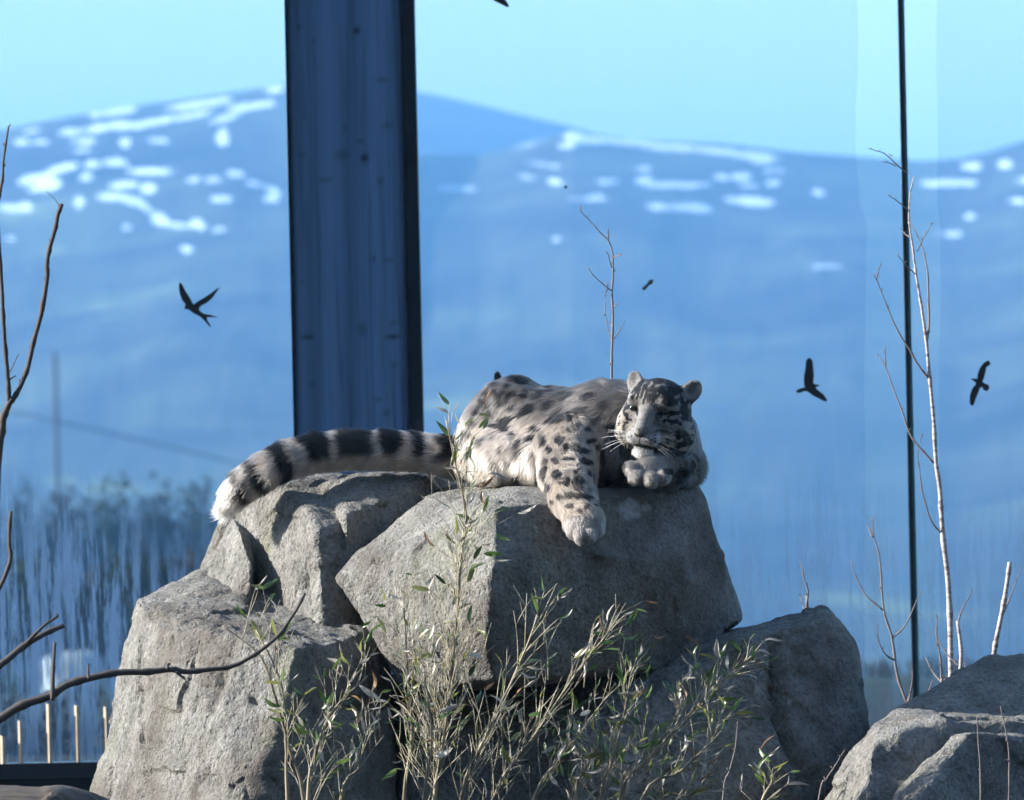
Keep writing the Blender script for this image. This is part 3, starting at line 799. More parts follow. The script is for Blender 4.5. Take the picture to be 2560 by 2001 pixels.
def prim(i, X):
    kind, d, k, zone, flow = PR[i]
    if kind == 'c':
        A, B, ra, rb = d; ab = B - A
        t_ = np.clip(((X - A) @ ab) / (ab @ ab), 0, 1)
        return np.linalg.norm(X - A - t_[..., None] * ab, axis=-1) - (ra + (rb - ra) * t_)
    if kind == 'e':
        c, r, a = d; q = X - c
        if a: q = np.stack([q[..., 0]*math.cos(a) + q[..., 2]*math.sin(a), q[..., 1], -q[..., 0]*math.sin(a) + q[..., 2]*math.cos(a)], -1)
    else:
        c, r, M = d; q = (X - c) @ M.T
    q = q / r
    l = np.linalg.norm(q, axis=-1); g = np.linalg.norm(q / r, axis=-1)
    return l * (l - 1) / np.maximum(g, 1e-6)
def extent(i):
    kind, d, k, zone, flow = PR[i]
    if kind == 'c':
        A, B, ra, rb = d; r = max(ra, rb); return np.minimum(A, B) - r, np.maximum(A, B) + r
    r = d[1].max() if kind == 'h' or d[2] else d[1]
    return d[0] - r, d[0] + r
hv = 0.0055
lo = np.min([extent(i)[0] for i in range(len(PR))], 0) - .03
hi = np.max([extent(i)[1] for i in range(len(PR))], 0) + .03
dims = np.ceil((hi - lo) / hv).astype(int) + 1
Fg = np.full(dims, 0.08, np.float32)
def window(l, h_, m):
    a = np.maximum(np.floor((l - m - lo) / hv).astype(int), 0); b = np.minimum(np.ceil((h_ + m - lo) / hv).astype(int) + 1, dims)
    g = np.stack(np.meshgrid(*[lo[j] + np.arange(a[j], b[j]) * hv for j in range(3)], indexing='ij'), -1)
    return tuple(slice(a[j], b[j]) for j in range(3)), g
for i in range(len(PR)):
    l, h_ = extent(i)
    s_, g = window(l, h_, PR[i][2] + .03)
    Fg[s_] = smin(Fg[s_], prim(i, g), PR[i][2])
for c, r, M, base in EARS:                              # hollow the ears
    s_, g = window(c - .03, c + .03, .012)
    q = ((g - c) @ M.T) / r; l = np.linalg.norm(q, axis=-1); gg = np.linalg.norm(q / r, axis=-1)
    Fg[s_] = smax(Fg[s_], -(l * (l - 1) / np.maximum(gg, 1e-6)), .006)
def carve(c, r, M, k=.006):
    s_, g = window(c - max(r), c + max(r), .015)
    q = ((g - c) @ M.T) / np.array(r); l = np.linalg.norm(q, axis=-1); gg = np.linalg.norm(q / np.array(r), axis=-1)
    Fg[s_] = smax(Fg[s_], -(l * (l - 1) / np.maximum(gg, 1e-6)), k)
for s in (-1, 1):                                       # eye sockets
    carve(hw(s * .047, .088, .023), (.017, .012, .008), HM, .010)
carve(hw(0, .118, -.074), (.028, .020, .004), HM, .004)   # mouth
del_small = None
LV, LQ = surface_nets(Fg + 0.004, lo, hv)
LN = vnormals(LV, LQ)

def zones(X):
    """nearest primitive for each point"""
    best = np.full(len(X), 9.0); idx = np.zeros(len(X), int)
    for i in range(len(PR)):
        d = prim(i, X); m = d < best
        best[m] = d[m]; idx[m] = i
    return idx
ZN = np.array([p[3] for p in PR]); ZF = np.stack([p[4] / np.linalg.norm(p[4]) for p in PR])

# rosettes: centres picked on the coat (x, height) of the near side; the pattern lives in 3-D on the body
SP = [(590,310,26,26,0,1),(520,385,36,34,0,1),(640,345,34,62,20,.95),(740,215,75,24,8,1),(845,205,32,32,0,1),(635,530,46,56,10,1),(800,440,70,34,-30,.9),(1000,480,75,38,-30,.7),
      (1080,335,60,24,-20,.5),(742,715,34,62,0,.95),(912,640,30,46,0,.9),(450,430,24,46,15,.9),(380,600,26,34,0,.9),(1130,560,50,26,-30,.6),(1250,640,42,18,-20,.85),(1340,765,28,62,0,.95),
      (1205,790,44,22,20,1),(1010,880,30,40,0,1),(1068,925,32,36,0,1),(1160,942,42,48,0,1),(950,970,22,38,0,1),(1028,1025,24,22,0,1),(1092,1020,34,26,-20,1),(1155,1032,26,24,0,1),
      (1215,1040,36,20,0,1),(1105,1097,24,17,0,1),(1168,1120,20,13,0,.9),(1216,1102,14,16,0,.9),(1270,1090,18,12,0,.8),(918,870,28,54,10,.9),(1412,600,30,60,-10,1),(1450,655,60,36,-20,1),(1505,720,42,62,0,1),
      (1395,910,22,42,0,.9),(1185,718,56,16,10,.95),(760,885,42,28,0,.9),(560,455,30,26,0,.8),(690,415,28,28,0,.8),(590,250,26,20,0,.8),(420,520,24,30,0,.85),(340,660,24,36,0,.8),
      (880,330,50,26,-25,.6),(960,400,44,24,-25,.6),(1180,430,50,22,-30,.5),(1280,500,46,22,-30,.6),(1240,330,50,20,-20,.5),(1350,400,40,20,-30,.5),(700,300,28,24,0,.85),(960,290,44,20,-10,.6),
      (860,560,36,30,0,.8),(1040,640,34,30,0,.8),(560,620,26,30,0,.5),(480,680,26,26,0,.6),(1000,780,30,20,30,.8),(1090,770,44,16,10,.8),(930,780,22,34,0,.7),
      (1140,690,30,14,0,.7),(1020,940,14,14,0,.7),(1240,980,16,22,0,.8),(1300,1060,14,14,0,.6),(1260,900,18,30,0,.6),(1480,840,26,40,0,.8),(1560,760,30,22,0,.7),(400,740,36,40,0,.6),(330,880,34,30,0,.7),
      (690,480,22,20,0,.9),(560,540,22,24,0,.9),(700,600,22,24,0,.85),(820,640,20,28,0,.8),(860,760,18,26,0,.8),(620,720,20,24,0,.6),(660,800,20,18,0,.6),(1100,480,30,20,-30,.8),(1220,560,26,18,-30,.8),(1080,690,18,22,0,.85),(960,700,16,20,0,.8),(1300,690,18,26,0,.85),(1140,860,16,16,0,.85),(1220,870,16,22,0,.85),(980,1060,14,14,0,.7),(1250,1030,12,18,0,.8),(770,330,30,22,-20,.8),(660,260,24,18,0,.85),(520,300,20,22,0,.9),(470,370,18,24,0,.9),(1900,900,40,60,0,.9),(1960,820,26,40,0,.8),(1800,850,40,22,20,.9),(1870,740,60,20,8,1),(1480,900,18,22,0,.7)]
SPC = []
for X_, Y_, a, b, rot, st in SP:
    c = W(1040 + .348 * X_, 880 + .348 * Y_, -.1)
    SPC.append((c[0], c[2], a * .348 / 900, b * .348 / 900, math.radians(rot), min(1, .35 + .75 * st)))
TP = np.array([W(*p[:3]) for p in TAIL])
TU = np.concatenate([[0], np.cumsum(np.linalg.norm(np.diff(TP, axis=0), axis=1))])
def tail_s(X):
    best = np.full(len(X), 9.0); s = np.zeros(len(X))
    for k in range(len(TP) - 1):
        ab = TP[k+1] - TP[k]; t_ = np.clip(((X - TP[k]) @ ab) / (ab @ ab), 0, 1)
        d = np.linalg.norm(X - TP[k] - t_[:, None] * ab, axis=1); m = d < best
        best[m] = d[m]; s[m] = (TU[k] + t_ * np.linalg.norm(ab))[m]
    return s
def lerp(a, b, w): return a * (1 - w[:, None]) + np.array(b) * w[:, None]
def sst(x, a, b):
    t_ = np.clip((x - a) / (b - a), 0, 1); return t_ * t_ * (3 - 2 * t_)
FACE = [  # dark marks on the face: x, z, rx, rz, rot, strength (metres, head frame)
    (-.048,.008,.020,.006,-8,1),(.050,.005,.021,.005,8,.95),(-.030,.000,.006,.014,20,.8),(.032,-.006,.006,.013,-20,.6),(-.066,.004,.007,.005,0,.9),(.074,.006,.012,.004,25,.9),
    (.056,.028,.014,.004,-8,.5),(-.050,.030,.012,.004,8,.4),(.062,.036,.012,.004,40,.7),(.080,.020,.005,.012,10,.8),(.088,.0,.005,.014,15,.8),(.072,-.018,.016,.0035,-10,.7),
    (.050,-.030,.016,.003,-5,.6),(-.062,-.018,.006,.010,20,.8),(-.074,-.004,.005,.010,0,.8),(-.066,-.040,.006,.010,0,.7),
    (-.010,.050,.004,.014,10,.9),(.010,.052,.004,.014,-8,.9),(-.024,.055,.004,.016,15,.9),(.026,.056,.004,.016,-15,.9),(0,.075,.010,.006,0,.9),(-.020,.078,.007,.007,0,.9),(.022,.078,.008,.007,0,.9),
    (-.038,.060,.005,.013,25,.9),(.042,.058,.005,.014,-25,.9),(-.045,.080,.009,.006,20,.9),(.048,.080,.010,.006,-20,.9),(-.010,.030,.003,.008,10,.7),(.012,.030,.003,.008,-10,.7),(.060,.060,.005,.012,-30,.8),
    (-.058,.055,.005,.010,30,.8),(.0,.098,.03,.006,0,.8),(-.03,.098,.012,.008,0,.9),(.034,.098,.012,.008,0,.9),
    (.098,-.040,.006,.014,10,.7),(.090,-.064,.014,.006,20,.9),(.070,-.075,.010,.005,0,.8),(.086,-.092,.022,.007,10,1),(.108,-.015,.006,.018,10,.7),(.055,-.065,.008,.003,0,.5),(-.08,-.06,.006,.014,0,.7),
    # whisker rows
    (.024,-.046,.002,.0018,0,.9),(.032,-.050,.002,.0018,0,.9),(.040,-.046,.002,.0018,0,.9),(.020,-.055,.002,.0018,0,.9),(.030,-.060,.002,.0018,0,.9),(.040,-.056,.002,.0018,0,.8),(-.024,-.048,.002,.0018,0,.9),(-.032,-.052,.002,.0018,0,.9),
    (.010,-.090,.0018,.0018,0,.7),(.018,-.086,.0018,.0018,0,.7)]
def coat(X, N, idx):
    """coat colour at points on the body"""
    n = len(X); z = ZN[idx]
    wob = np.stack([fbm(X * 28, 3, 70), fbm(X * 28, 3, 74), fbm(X * 28, 3, 78)], 1) * .0055
    Y = X + wob
    # grey back, cream flank, paler belly
    hgt = X[:, 2]; top = W(1350, 960, 0)[2]; bot = W(1350, 1200, 0)[2]
    hh = (hgt - bot) / (top - bot)
    fl = sst(hh + .22 * (X[:, 0] - W(1350, 1000, 0)[0]) / .3 + .10 * fbm(X * 9, 2, 61), .30, .72)
    col = lerp(np.tile(np.array([.90, .77, .645]), (n, 1)), (.235, .205, .175), fl)
    col = lerp(col, (.95, .84, .73), ((z == 'belly') * sst(.55 - hh, 0, .4)).astype(float))
    leg = (z == 'leg') | (z == 'paw'); ruff = z == 'ruff'; tail = z == 'tail'
    col[leg] = (.47, .395, .32); col[z == 'paw'] = (.40, .36, .325)
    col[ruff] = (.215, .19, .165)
    # spots on the trunk and legs
    m = ~tail & ~np.isin(z, ['head', 'muzzle', 'chin', 'bridge', 'nose', 'ear'])
    dark = np.zeros(n)
    front = sst(-N[:, 1], -.55, .0)
    for (cx, cz, a, b, r, st) in SPC:
        du, dv = Y[:, 0] - cx, Y[:, 2] - cz
        k = m & (np.abs(du) < .07) & (np.abs(dv) < .07)
        if not k.any(): continue
        aa = (du[k] * math.cos(r) - dv[k] * math.sin(r)) / a; bb = (du[k] * math.sin(r) + dv[k] * math.cos(r)) / b
        q = np.sqrt(aa * aa + bb * bb)
        dark[k] = np.maximum(dark[k], st * sst(-q, -1.28, -.90) * front[k])
    # far side and top: scattered rosettes
    cell = 0.075
    gi = np.floor(Y / cell)
    far = np.zeros(n)
    for dx in (-1, 0, 1):
        for dy in (-1, 0, 1):
            for dz in (-1, 0, 1):
                g = (gi + np.array([dx, dy, dz])).astype(np.int64)
                c = (g + .5 + .7 * (np.stack([hash3(g[:, 0], g[:, 1], g[:, 2], s_) for s_ in (1, 2, 3)], 1) - .5)) * cell
                d = np.linalg.norm(Y - c, axis=1)
                far = np.maximum(far, sst(-d, -.026, -.016))
    dark = np.maximum(dark, far * (1 - front) * m * .85)
    soft = np.clip(dark * (1.0 + .2 * fbm(X * 60, 2, 90)) - .20 * np.clip(fbm(X * 42, 2, 93) - .05, 0, 1), 0, 1)
    col = lerp(col, (.012, .011, .011), soft)
    # tail rings
    if tail.any():
        s = tail_s(X[tail]) + .012 * fbm(X[tail] * 25, 2, 33)
        uu = np.interp(s, TU, [p[0] for p in TAIL]); vv = np.interp(s, TU, [p[2] for p in TP])
        c = np.tile(np.array([.56, .50, .44]), (tail.sum(), 1))
        up = (X[tail][:, 2] - np.interp(s, TU, TP[:, 2])) / .05
        rd = np.zeros(tail.sum())
        for a, b in [(1084, 1150), (1014, 1062), (950, 998), (846, 928), (752, 818), (682, 724), (632, 662), (594, 615)]:
            sh = 6 * fbm(X[tail] * 18, 1, int(a))
            rd = np.maximum(rd, sst(uu + sh, a - 5, a + 9) * sst(-uu - sh, -b - 5, -b + 9))
        low = sst(up, -.60, -.05)
        low = np.where(uu < 735, 1, low)
        c = lerp(c, (.010, .010, .011), rd * low)
        c = lerp(c, (.50, .45, .38), (1 - sst(up, -.9, -.3)) * (uu > 735) * .5)
        c = lerp(c, (.88, .82, .72), sst(-uu + 26 * np.clip(-N[tail][:, 0], 0, 1) - 8 * up, -588, -566))
        col[tail] = c
    # head
    hd = np.isin(z, ['head', 'muzzle', 'chin', 'bridge', 'nose', 'ear'])
    if hd.any():
        L = hloc(X[hd]) + wob[hd] * .35; zz = z[hd]
        x, f, h_ = L[:, 0], L[:, 1], L[:, 2]
        c = np.tile(np.array([.26, .24, .215]), (len(L), 1))
        c = lerp(c, (.12, .115, .11), sst(h_, .045, .10) * .6)                       # darker crown
        c = lerp(c, (.42, .36, .29), sst(-x, .03, .07) * sst(-h_, -.03, .02))     # warm cheek
        c = lerp(c, (.42, .37, .29), sst(x, .03, .07) * sst(-h_, .015, .05))
        c = lerp(c, (.46, .44, .41), np.exp(-(((np.abs(x) - .046) / .020) ** 2 + ((h_ - .046) / .009) ** 2)) * .8)   # pale over the eyes
        c = lerp(c, (.46, .44, .42), np.exp(-(((np.abs(x) - .040) / .016) ** 2 + ((h_ - .002) / .010) ** 2)) * .8)
        br = np.exp(-((x / .020) ** 2)) * sst(f, .05, .09) * sst(h_, -.045, -.02) * sst(-h_, -.05, -.02)
        c = lerp(c, (.22, .21, .20), br * .8)
        wm = ((zz == 'muzzle') & (f > .06)) * sst(-h_, .032, .044) * sst(f, .06, .09)
        c = lerp(c, (.36, .35, .34), wm)
        c = lerp(c, (.84, .83, .80), ((zz == 'chin') | ((h_ < -.076) & (f > .06) & (np.abs(x) < .034))).astype(float))
        q = np.zeros(len(L))
        for (cx, cz, a, b, rot, st) in FACE:
            cz = cz + (.016 if cz > -.025 else 0) - (.012 if cz > .07 else 0)
            r = math.radians(rot); du, dv = x - cx, h_ - cz
            aa = (du * math.cos(r) + dv * math.sin(r)) / (a * 1.05); bb = (-du * math.sin(r) + dv * math.cos(r)) / (b * 1.15)
            q = np.maximum(q, st * sst(-np.sqrt(aa * aa + bb * bb), -1.35, -.8) * sst(f, -.05, .0))
        strip = sst(fbm(np.stack([x * 95, f * 34, h_ * 36], 1), 2, 17), .06, .16)
        q = np.maximum(q, strip * sst(h_, .030, .055) * .95)
        q = np.maximum(q, sst(fbm(np.stack([x * 105, f * 60, h_ * 105], 1), 2, 23), .24, .34) * sst(np.abs(x), .024, .04) * .95 * sst(f, -.04, .0) * (1 - wm))
        q = np.maximum(q, sst(fbm(np.stack([x * 40, f * 40, h_ * 40], 1), 2, 19), .22, .45) * sst(-f, -.02, .02) * .8)
        # mouth and nose
        mo = np.exp(-(((h_ + .0735 + .16 * np.abs(x) * (np.abs(x) < .03)) / .0042) ** 2)) * (np.abs(x) < .034) * (f > .07)
        q = np.maximum(q, np.clip(1.1 * mo, 0, 1))
        q = np.maximum(q, np.exp(-(x / .0022) ** 2) * (f > .12) * (h_ < -.042) * (h_ > -.07) * .8)
        c = lerp(c, (.006, .006, .007), np.clip(q * 1.25, 0, 1))
        c = lerp(c, (.055, .040, .042), (zz == 'nose') * 1.0)
        c = lerp(c, (.015, .013, .013), (zz == 'nose') * sst(-h_, .036, .040))
        ear = zz == 'ear'
        if ear.any():
            ce = np.tile(np.array([.09, .085, .085]), (ear.sum(), 1))
            for cE, rE, ME, base in EARS:
                qe = (X[hd][ear] - base) @ ME.T
                ins = sst(qe[:, 1], -.004, .004) * sst(-np.sqrt((qe[:, 0] / .029) ** 2 + (qe[:, 2] / .033) ** 2), -.98, -.80)
                ce = lerp(ce, (.27, .255, .23), ins * (np.linalg.norm(qe, axis=1) < .06))
            c[ear] = ce
        col[hd] = c
    return np.clip(col * (1 + .10 * fbm(X * 70, 2, 55))[:, None].clip(.75, 1.25), 0, .95)

vz = zones(LV)
leopard = thing('snow_leopard', (W(1400, 1210, 0)[0], 0.05, W(1400, 1210, 0)[2]), 'snow leopard lying on top of the boulders with one foreleg hanging down', 'snow leopard')
t = NT('leopard_skin')
MAT_SKIN = t.done(t.principled(t.attr('coat', 'Color'), 0.85))
me = np_mesh('body', LV, LQ); vattr(me, 'coat', coat(LV, LN, vz) * .8)
body = link('body', me, MAT_SKIN, leopard)

# fur: one strand per root, combed along the body
FL = {'body': .027, 'belly': .038, 'ruff': .024, 'leg': .017, 'paw': .010, 'tail': .030, 'head': .0065, 'muzzle': .0035, 'chin': .012, 'bridge': .004, 'nose': .0006, 'ear': .007}
DEN = {'body': 1.0, 'belly': 1.0, 'ruff': 1.1, 'leg': 1.5, 'paw': 2.2, 'tail': 1.2, 'head': 4.0, 'muzzle': 5.0, 'chin': 3.5, 'bridge': 4.0, 'nose': .0, 'ear': 2.6}
tri = np.concatenate([LQ[:, [0, 1, 2]], LQ[:, [0, 2, 3]]])
e1, e2 = LV[tri[:, 1]] - LV[tri[:, 0]], LV[tri[:, 2]] - LV[tri[:, 0]]
fnn = np.cross(e1, e2); area = np.linalg.norm(fnn, axis=1) / 2
tz = ZN[vz[tri[:, 0]]]
wt = area * np.array([DEN[z] for z in tz])
cen = LV[tri].mean(1)
wt *= np.where(fnn[:, 1] / np.maximum(2 * area, 1e-12) > .55, .35, 1.0)      # the far side needs fewer
NST = 190000
pick = RNG.choice(len(tri), NST, p=wt / wt.sum())
r1, r2 = RNG.random(NST), RNG.random(NST)
fl_ = r1 + r2 > 1; r1[fl_] = 1 - r1[fl_]; r2[fl_] = 1 - r2[fl_]
RT = LV[tri[pick, 0]] + r1[:, None] * e1[pick] + r2[:, None] * e2[pick]
RN = (LN[tri[pick, 0]] * (1 - r1 - r2)[:, None] + LN[tri[pick, 1]] * r1[:, None] + LN[tri[pick, 2]] * r2[:, None])
RN /= np.linalg.norm(RN, axis=1, keepdims=True)
ri = zones(RT); rz = ZN[ri]
flow = ZF[ri].copy()
clump = np.stack([fbm(RT * 26, 2, 101), fbm(RT * 26, 2, 105), fbm(RT * 26, 2, 109)], 1)
flow = flow + .52 * clump + .18 * RNG.normal(size=flow.shape)
tg = flow - RN * np.sum(flow * RN, 1, keepdims=True)
tg /= np.maximum(np.linalg.norm(tg, axis=1, keepdims=True), 1e-6)
LEN = np.array([FL[z] for z in rz]) * (.65 + .6 * RNG.random(NST)) * (1 + .25 * fbm(RT * 30, 2, 120))
lift = np.where(np.isin(rz, ['tail', 'belly', 'ruff']), .75, .55) + .25 * RNG.random(NST)
KP = 4
ss = np.linspace(0, 1, KP)
PT = np.empty((NST, KP, 3), np.float32)
for k, s in enumerate(ss):
    PT[:, k] = RT + LEN[:, None] * (RN * (lift * (s - .45 * s * s))[:, None] + tg * (.75 * s + .25 * s * s)) + np.array([0, 0, -.10]) * (LEN * s * s)[:, None]
HCOL = coat(RT + tg * (LEN * .5)[:, None], RN, ri) * ((.70 + .46 * RNG.random(NST)) * (1 + .22 * fbm(RT * np.array([60., 60., 60.]), 2, 140)))[:, None]
hcv = bpy.data.hair_curves.new('fur')
hcv.add_curves([KP] * NST)
hcv.attributes['position'].data.foreach_set('vector', PT.reshape(-1, 3).ravel())
rad = np.where(np.isin(rz, ['body', 'belly', 'tail', 'ruff']), .00062, .00042)
ra = hcv.attributes.new('radius', 'FLOAT', 'POINT') if 'radius' not in hcv.attributes else hcv.attributes['radius']
ra.data.foreach_set('value', (rad[:, None] * np.array([1.0, 1.0, .75, .15])[None]).astype(np.float32).ravel())
ca = hcv.attributes.new('coat', 'FLOAT_COLOR', 'CURVE')
ca.data.foreach_set('color', np.concatenate([HCOL, np.ones((NST, 1))], 1).astype(np.float32).ravel())
t = NT('leopard_fur')
cc = t.attr('coat', 'Color')
hb = t.n('BsdfHairPrincipled', Color=cc, Roughness=0.45)
hb.model = 'CHIANG'; hb.parametrization = 'COLOR'
hb.inputs['Radial Roughness'].default_value = 0.6
hb.inputs['Coat'].default_value = 0.0
df_ = t.n('BsdfDiffuse', Color=cc).outputs[0]
MAT_FUR = t.done(t.n('MixShader', i0=0.45, i1=hb.outputs[0], i2=df_).outputs[0])
fur = bpy.data.objects.new('fur', hcv); COL.objects.link(fur)
hcv.materials.append(MAT_FUR)
fur.parent = leopard; fur.matrix_parent_inverse = leopard.matrix_basis.inverted()

# eyes, half shut
t = NT('leopard_eye'); MAT_EYE = t.done(t.principled((.035, .04, .03), 0.12))
for s, op in ((-1, .6), (1, .25)):
    m = MB(); m.blob(hw(s * .046, .0715 if s < 0 else .067, .0235), (.0125, .0125, .0125 * (.5 + .3 * op)), Matrix([tuple(HM[j]) for j in range(3)]).transposed(), 12, 8)
    e = m.build('eye', MAT_EYE, leopard)
    m = MB(); m.blob(hw(s * .046 - .0006, .0812 if s < 0 else .075, .0235), (.0048, .003, .0048), Matrix([tuple(HM[j]) for j in range(3)]).transposed(), 10, 6)
    m.build('pupil', plain('leopard_pupil', (.006, .006, .006), .1), e)
# whiskers
MAT_WH = plain('leopard_whisker', (.8, .8, .78), .4, .05)
m = MB()
for s in (-1, 1):
    for k in range(9):
        a = hw(s * (.026 + .010 * random.random()), .118, -.044 - .018 * (k / 8))
        L_ = .06 + .035 * random.random(); an = math.radians(-22 + 5 * k + random.uniform(-4, 4))
        pts = []
        for j in range(5):
            q = j / 4
            pts.append(a + hr * s * L_ * q * math.cos(an) - hu * (L_ * q * math.sin(an) + .02 * q * q) + hf * L_ * (.25 * q - .35 * q * q))
        m.tube(pts, [.00042, .0004, .00036, .0003, .00015], 4)
wk = m.build('whiskers', MAT_WH, leopard); wk['kind'] = 'stuff'
# ------------------------------------------------------------------ beyond the glass: trees, hedge, stakes, pole
MAT_BARK = plain('tree_bark', (0.07, 0.06, 0.05), 0.9)
def foliage(name, dark, light):
    t = NT(name)
    c = t.mix(t.noise(t.pos(), 1.4, 3), dark, light)
    d_ = t.n('BsdfDiffuse', Color=c).outputs[0]; l_ = t.n('BsdfTranslucent', Color=c).outputs[0]
    return t.done(t.n('MixShader', i0=0.3, i1=d_, i2=l_).outputs[0])
FOL = [foliage('foliage_olive', (0.025, 0.035, 0.018), (0.07, 0.08, 0.035)), foliage('foliage_brown', (0.035, 0.032, 0.025), (0.085, 0.07, 0.045)), foliage('foliage_green', (0.03, 0.06, 0.02), (0.07, 0.12, 0.04))]
def leaf_cloud(c, r, n, size, seed):
    rg = np.random.default_rng(seed)
    d = rg.normal(size=(n, 3)); d /= np.linalg.norm(d, axis=1, keepdims=True)
    lum = 1 + .35 * fbm(d * 2.3, 2, seed)
    rad = rg.random(n) ** .55
    p = np.array(c) + d * np.array(r) * (rad * lum)[:, None]
    a = rg.normal(size=(n, 3)); a /= np.linalg.norm(a, axis=1, keepdims=True)
    b = np.cross(a, rg.normal(size=(n, 3))); b /= np.linalg.norm(b, axis=1, keepdims=True)
    s = size * (.6 + .8 * rg.random((n, 1)))
    V = np.stack([p - a*s*.5, p + b*s*.4, p + a*s*.5, p - b*s*.4], 1).reshape(-1, 3)
    return V, np.arange(4 * n).reshape(n, 4)
def tree(name, u, v_top, d, width, label, cat, group, mat, seed, n=2200, trunk=True):
    base = P(u, 1000, d - 20); gz = ground_z(base.x, base.y)
    top = P(u, v_top, d - 20).z
    hgt = max(top - gz, .3)
    o = thing(name, (base.x, base.y, gz), label, cat, group)
    V, F = leaf_cloud((base.x, base.y, gz + hgt * (.60 if trunk else .5)), (width / 2, width / 2, hgt * (.38 if trunk else .48)), n, .11 * width, seed)
    link('crown', np_mesh('crown', V, F, False), mat, o)
    m = MB(); w = .03 * width + .02
    m.tube([(base.x, base.y, gz - .1), (base.x + .02*width, base.y, gz + .4*hgt), (base.x, base.y, gz + .8*hgt)], [w, w*.7, w*.25], 7)
    for k in range(5):
        an = k * 2.4 + seed; z = gz + hgt * (.35 + .08 * k)
        m.tube([(base.x, base.y, z), (base.x + .3*width*math.cos(an), base.y + .3*width*math.sin(an), z + .18*hgt)], [w*.4, w*.12], 5)
    m.build('trunk', MAT_BARK, o)
    return o
far = [(-190,1190,'tall'),(-60,1172,'pointed'),(48,1158,'narrow'),(150,1214,'low'),(265,1196,'round'),(370,1206,'broad'),(480,1200,'dense'),(600,1210,'wide')]
for k, (u, v, w) in enumerate(far):
    tree('woodland_tree', u, v, 420, 3.6 if k != 2 else 1.9, 'blurred blue-grey tree in the far tree line beyond the streaked glass', 'tree', 'far tree line', FOL[k % 2], 200 + k)
for k, (u, v) in enumerate([(-90,1440),(60,1395),(215,1420),(345,1385),(470,1400)]):
    tree('hedgerow_tree', u, v, 170, 2.2, 'darker bushy tree below the far tree line, seen through the streaked glass', 'tree', 'hedgerow trees', FOL[(k + 1) % 2], 300 + k, 2400)
tree('round_bush', 18, 1650, 150, .62, 'small green bush beyond the streaked glass by the dark shed', 'bush', None, FOL[2], 401, 260, False)
for k, (u, v, d) in enumerate([(2110,1668,90),(2190,1680,95),(2300,1655,85),(2390,1668,90)]):
    tree('low_bush', u, v, d, .55, 'dark low bush beyond the glass behind the birch saplings', 'bush', 'low bushes behind the saplings', FOL[k % 2], 420 + k, 260, False)
# dark shed
sb = P(20, 1000, 280); gz = ground_z(sb.x, sb.y)
sh = thing('shed', (sb.x, sb.y, gz), 'dark low shed with a flat lean-to roof beyond the streaked glass', 'shed')
b = MB(); b.box((sb.x - 2.6, sb.y, gz - .2), (sb.x + 1.5, sb.y + 3, gz + 2.6)); b.build('wall', plain('shed_boards', (0.03, 0.035, 0.035), .8), sh, False)
b = MB(); b.add([(sb.x - 2.8, sb.y - .3, gz + 2.62), (sb.x + 1.7, sb.y - .3, gz + 2.62), (sb.x + 1.7, sb.y + 3.3, gz + 3.2), (sb.x - 2.8, sb.y + 3.3, gz + 3.2),
               (sb.x - 2.8, sb.y - .3, gz + 2.74), (sb.x + 1.7, sb.y - .3, gz + 2.74), (sb.x + 1.7, sb.y + 3.3, gz + 3.32), (sb.x - 2.8, sb.y + 3.3, gz + 3.32)],
              [(0,3,2,1),(4,5,6,7),(0,1,5,4),(1,2,6,5),(2,3,7,6),(3,0,4,7)])
b.build('roof', plain('shed_roof', (0.05, 0.055, 0.06), .6), sh, False)
b = MB(); b.box((sb.x - .6, sb.y - .03, gz), (sb.x + .3, sb.y - .004, gz + 1.95)); b.build('door', plain('shed_door', (0.022, 0.022, 0.022), .8), sh, False)
# utility pole and wire
pb_ = P(140, 1000, 680); gz = ground_z(pb_.x, pb_.y)
up = thing('utility_pole', (pb_.x, pb_.y, gz), 'tall blurred wooden utility pole beyond the glass', 'pole')
zt = P(140, 885, 680).z
b = MB(); b.tube([(pb_.x, pb_.y, gz - .3), (pb_.x, pb_.y, zt)], [.30, .22], 10); b.build('shaft', MAT_BARK, up)
b = MB(); b.tube([(pb_.x, pb_.y, zt), (pb_.x, pb_.y, zt + .2)], [.25, .1], 10); b.build('cap', MAT_STEEL, up)
m = MB(); m.tube([P(-500 + 200*k, 905 + 46*k + .9*(k - 4)**2, 670) for k in range(9)], .085, 6)
tag(m.build('overhead_wire', MAT_STEEL), 'dark overhead wire sloping down past the utility pole', 'wire')
# stakes along the foot of the glass
MAT_STAKE = plain('stake_wood', (0.44, 0.37, 0.28), .85)
for k, (u, vt) in enumerate([(8, 1838), (52, 1800), (125, 1758), (195, 1762), (268, 1766)]):
    yy = GY - .018
    q = P(u, 1900, yy); zt = P(u, vt, yy).z; m = MB(); w = .0098 if k != 1 else .008
    dx = [(-w, 0), (-w * .1, -w), (w * .8, 0), (0, w)]
    m.add([(q.x + a_, yy + b_, zfoot - .0015) for a_, b_ in dx] + [(q.x + a_ * .95, yy + b_ * .95, zt - .004 * j) for j, (a_, b_) in enumerate(dx)],
          [(0,3,2,1),(4,5,6,7),(0,1,5,4),(1,2,6,5),(2,3,7,6),(3,0,4,7)])
    tag(m.build('wooden_stake', MAT_STAKE, None, False), ['short pale stake, its top far lower than the other stakes', 'thin stake beside the short pale stake', 'pale wooden stake standing against the streaked glass', 'pale wooden stake standing against the streaked glass', 'wooden stake half behind the broad sunlit boulder'][k], 'stake', 'stakes along the glass')
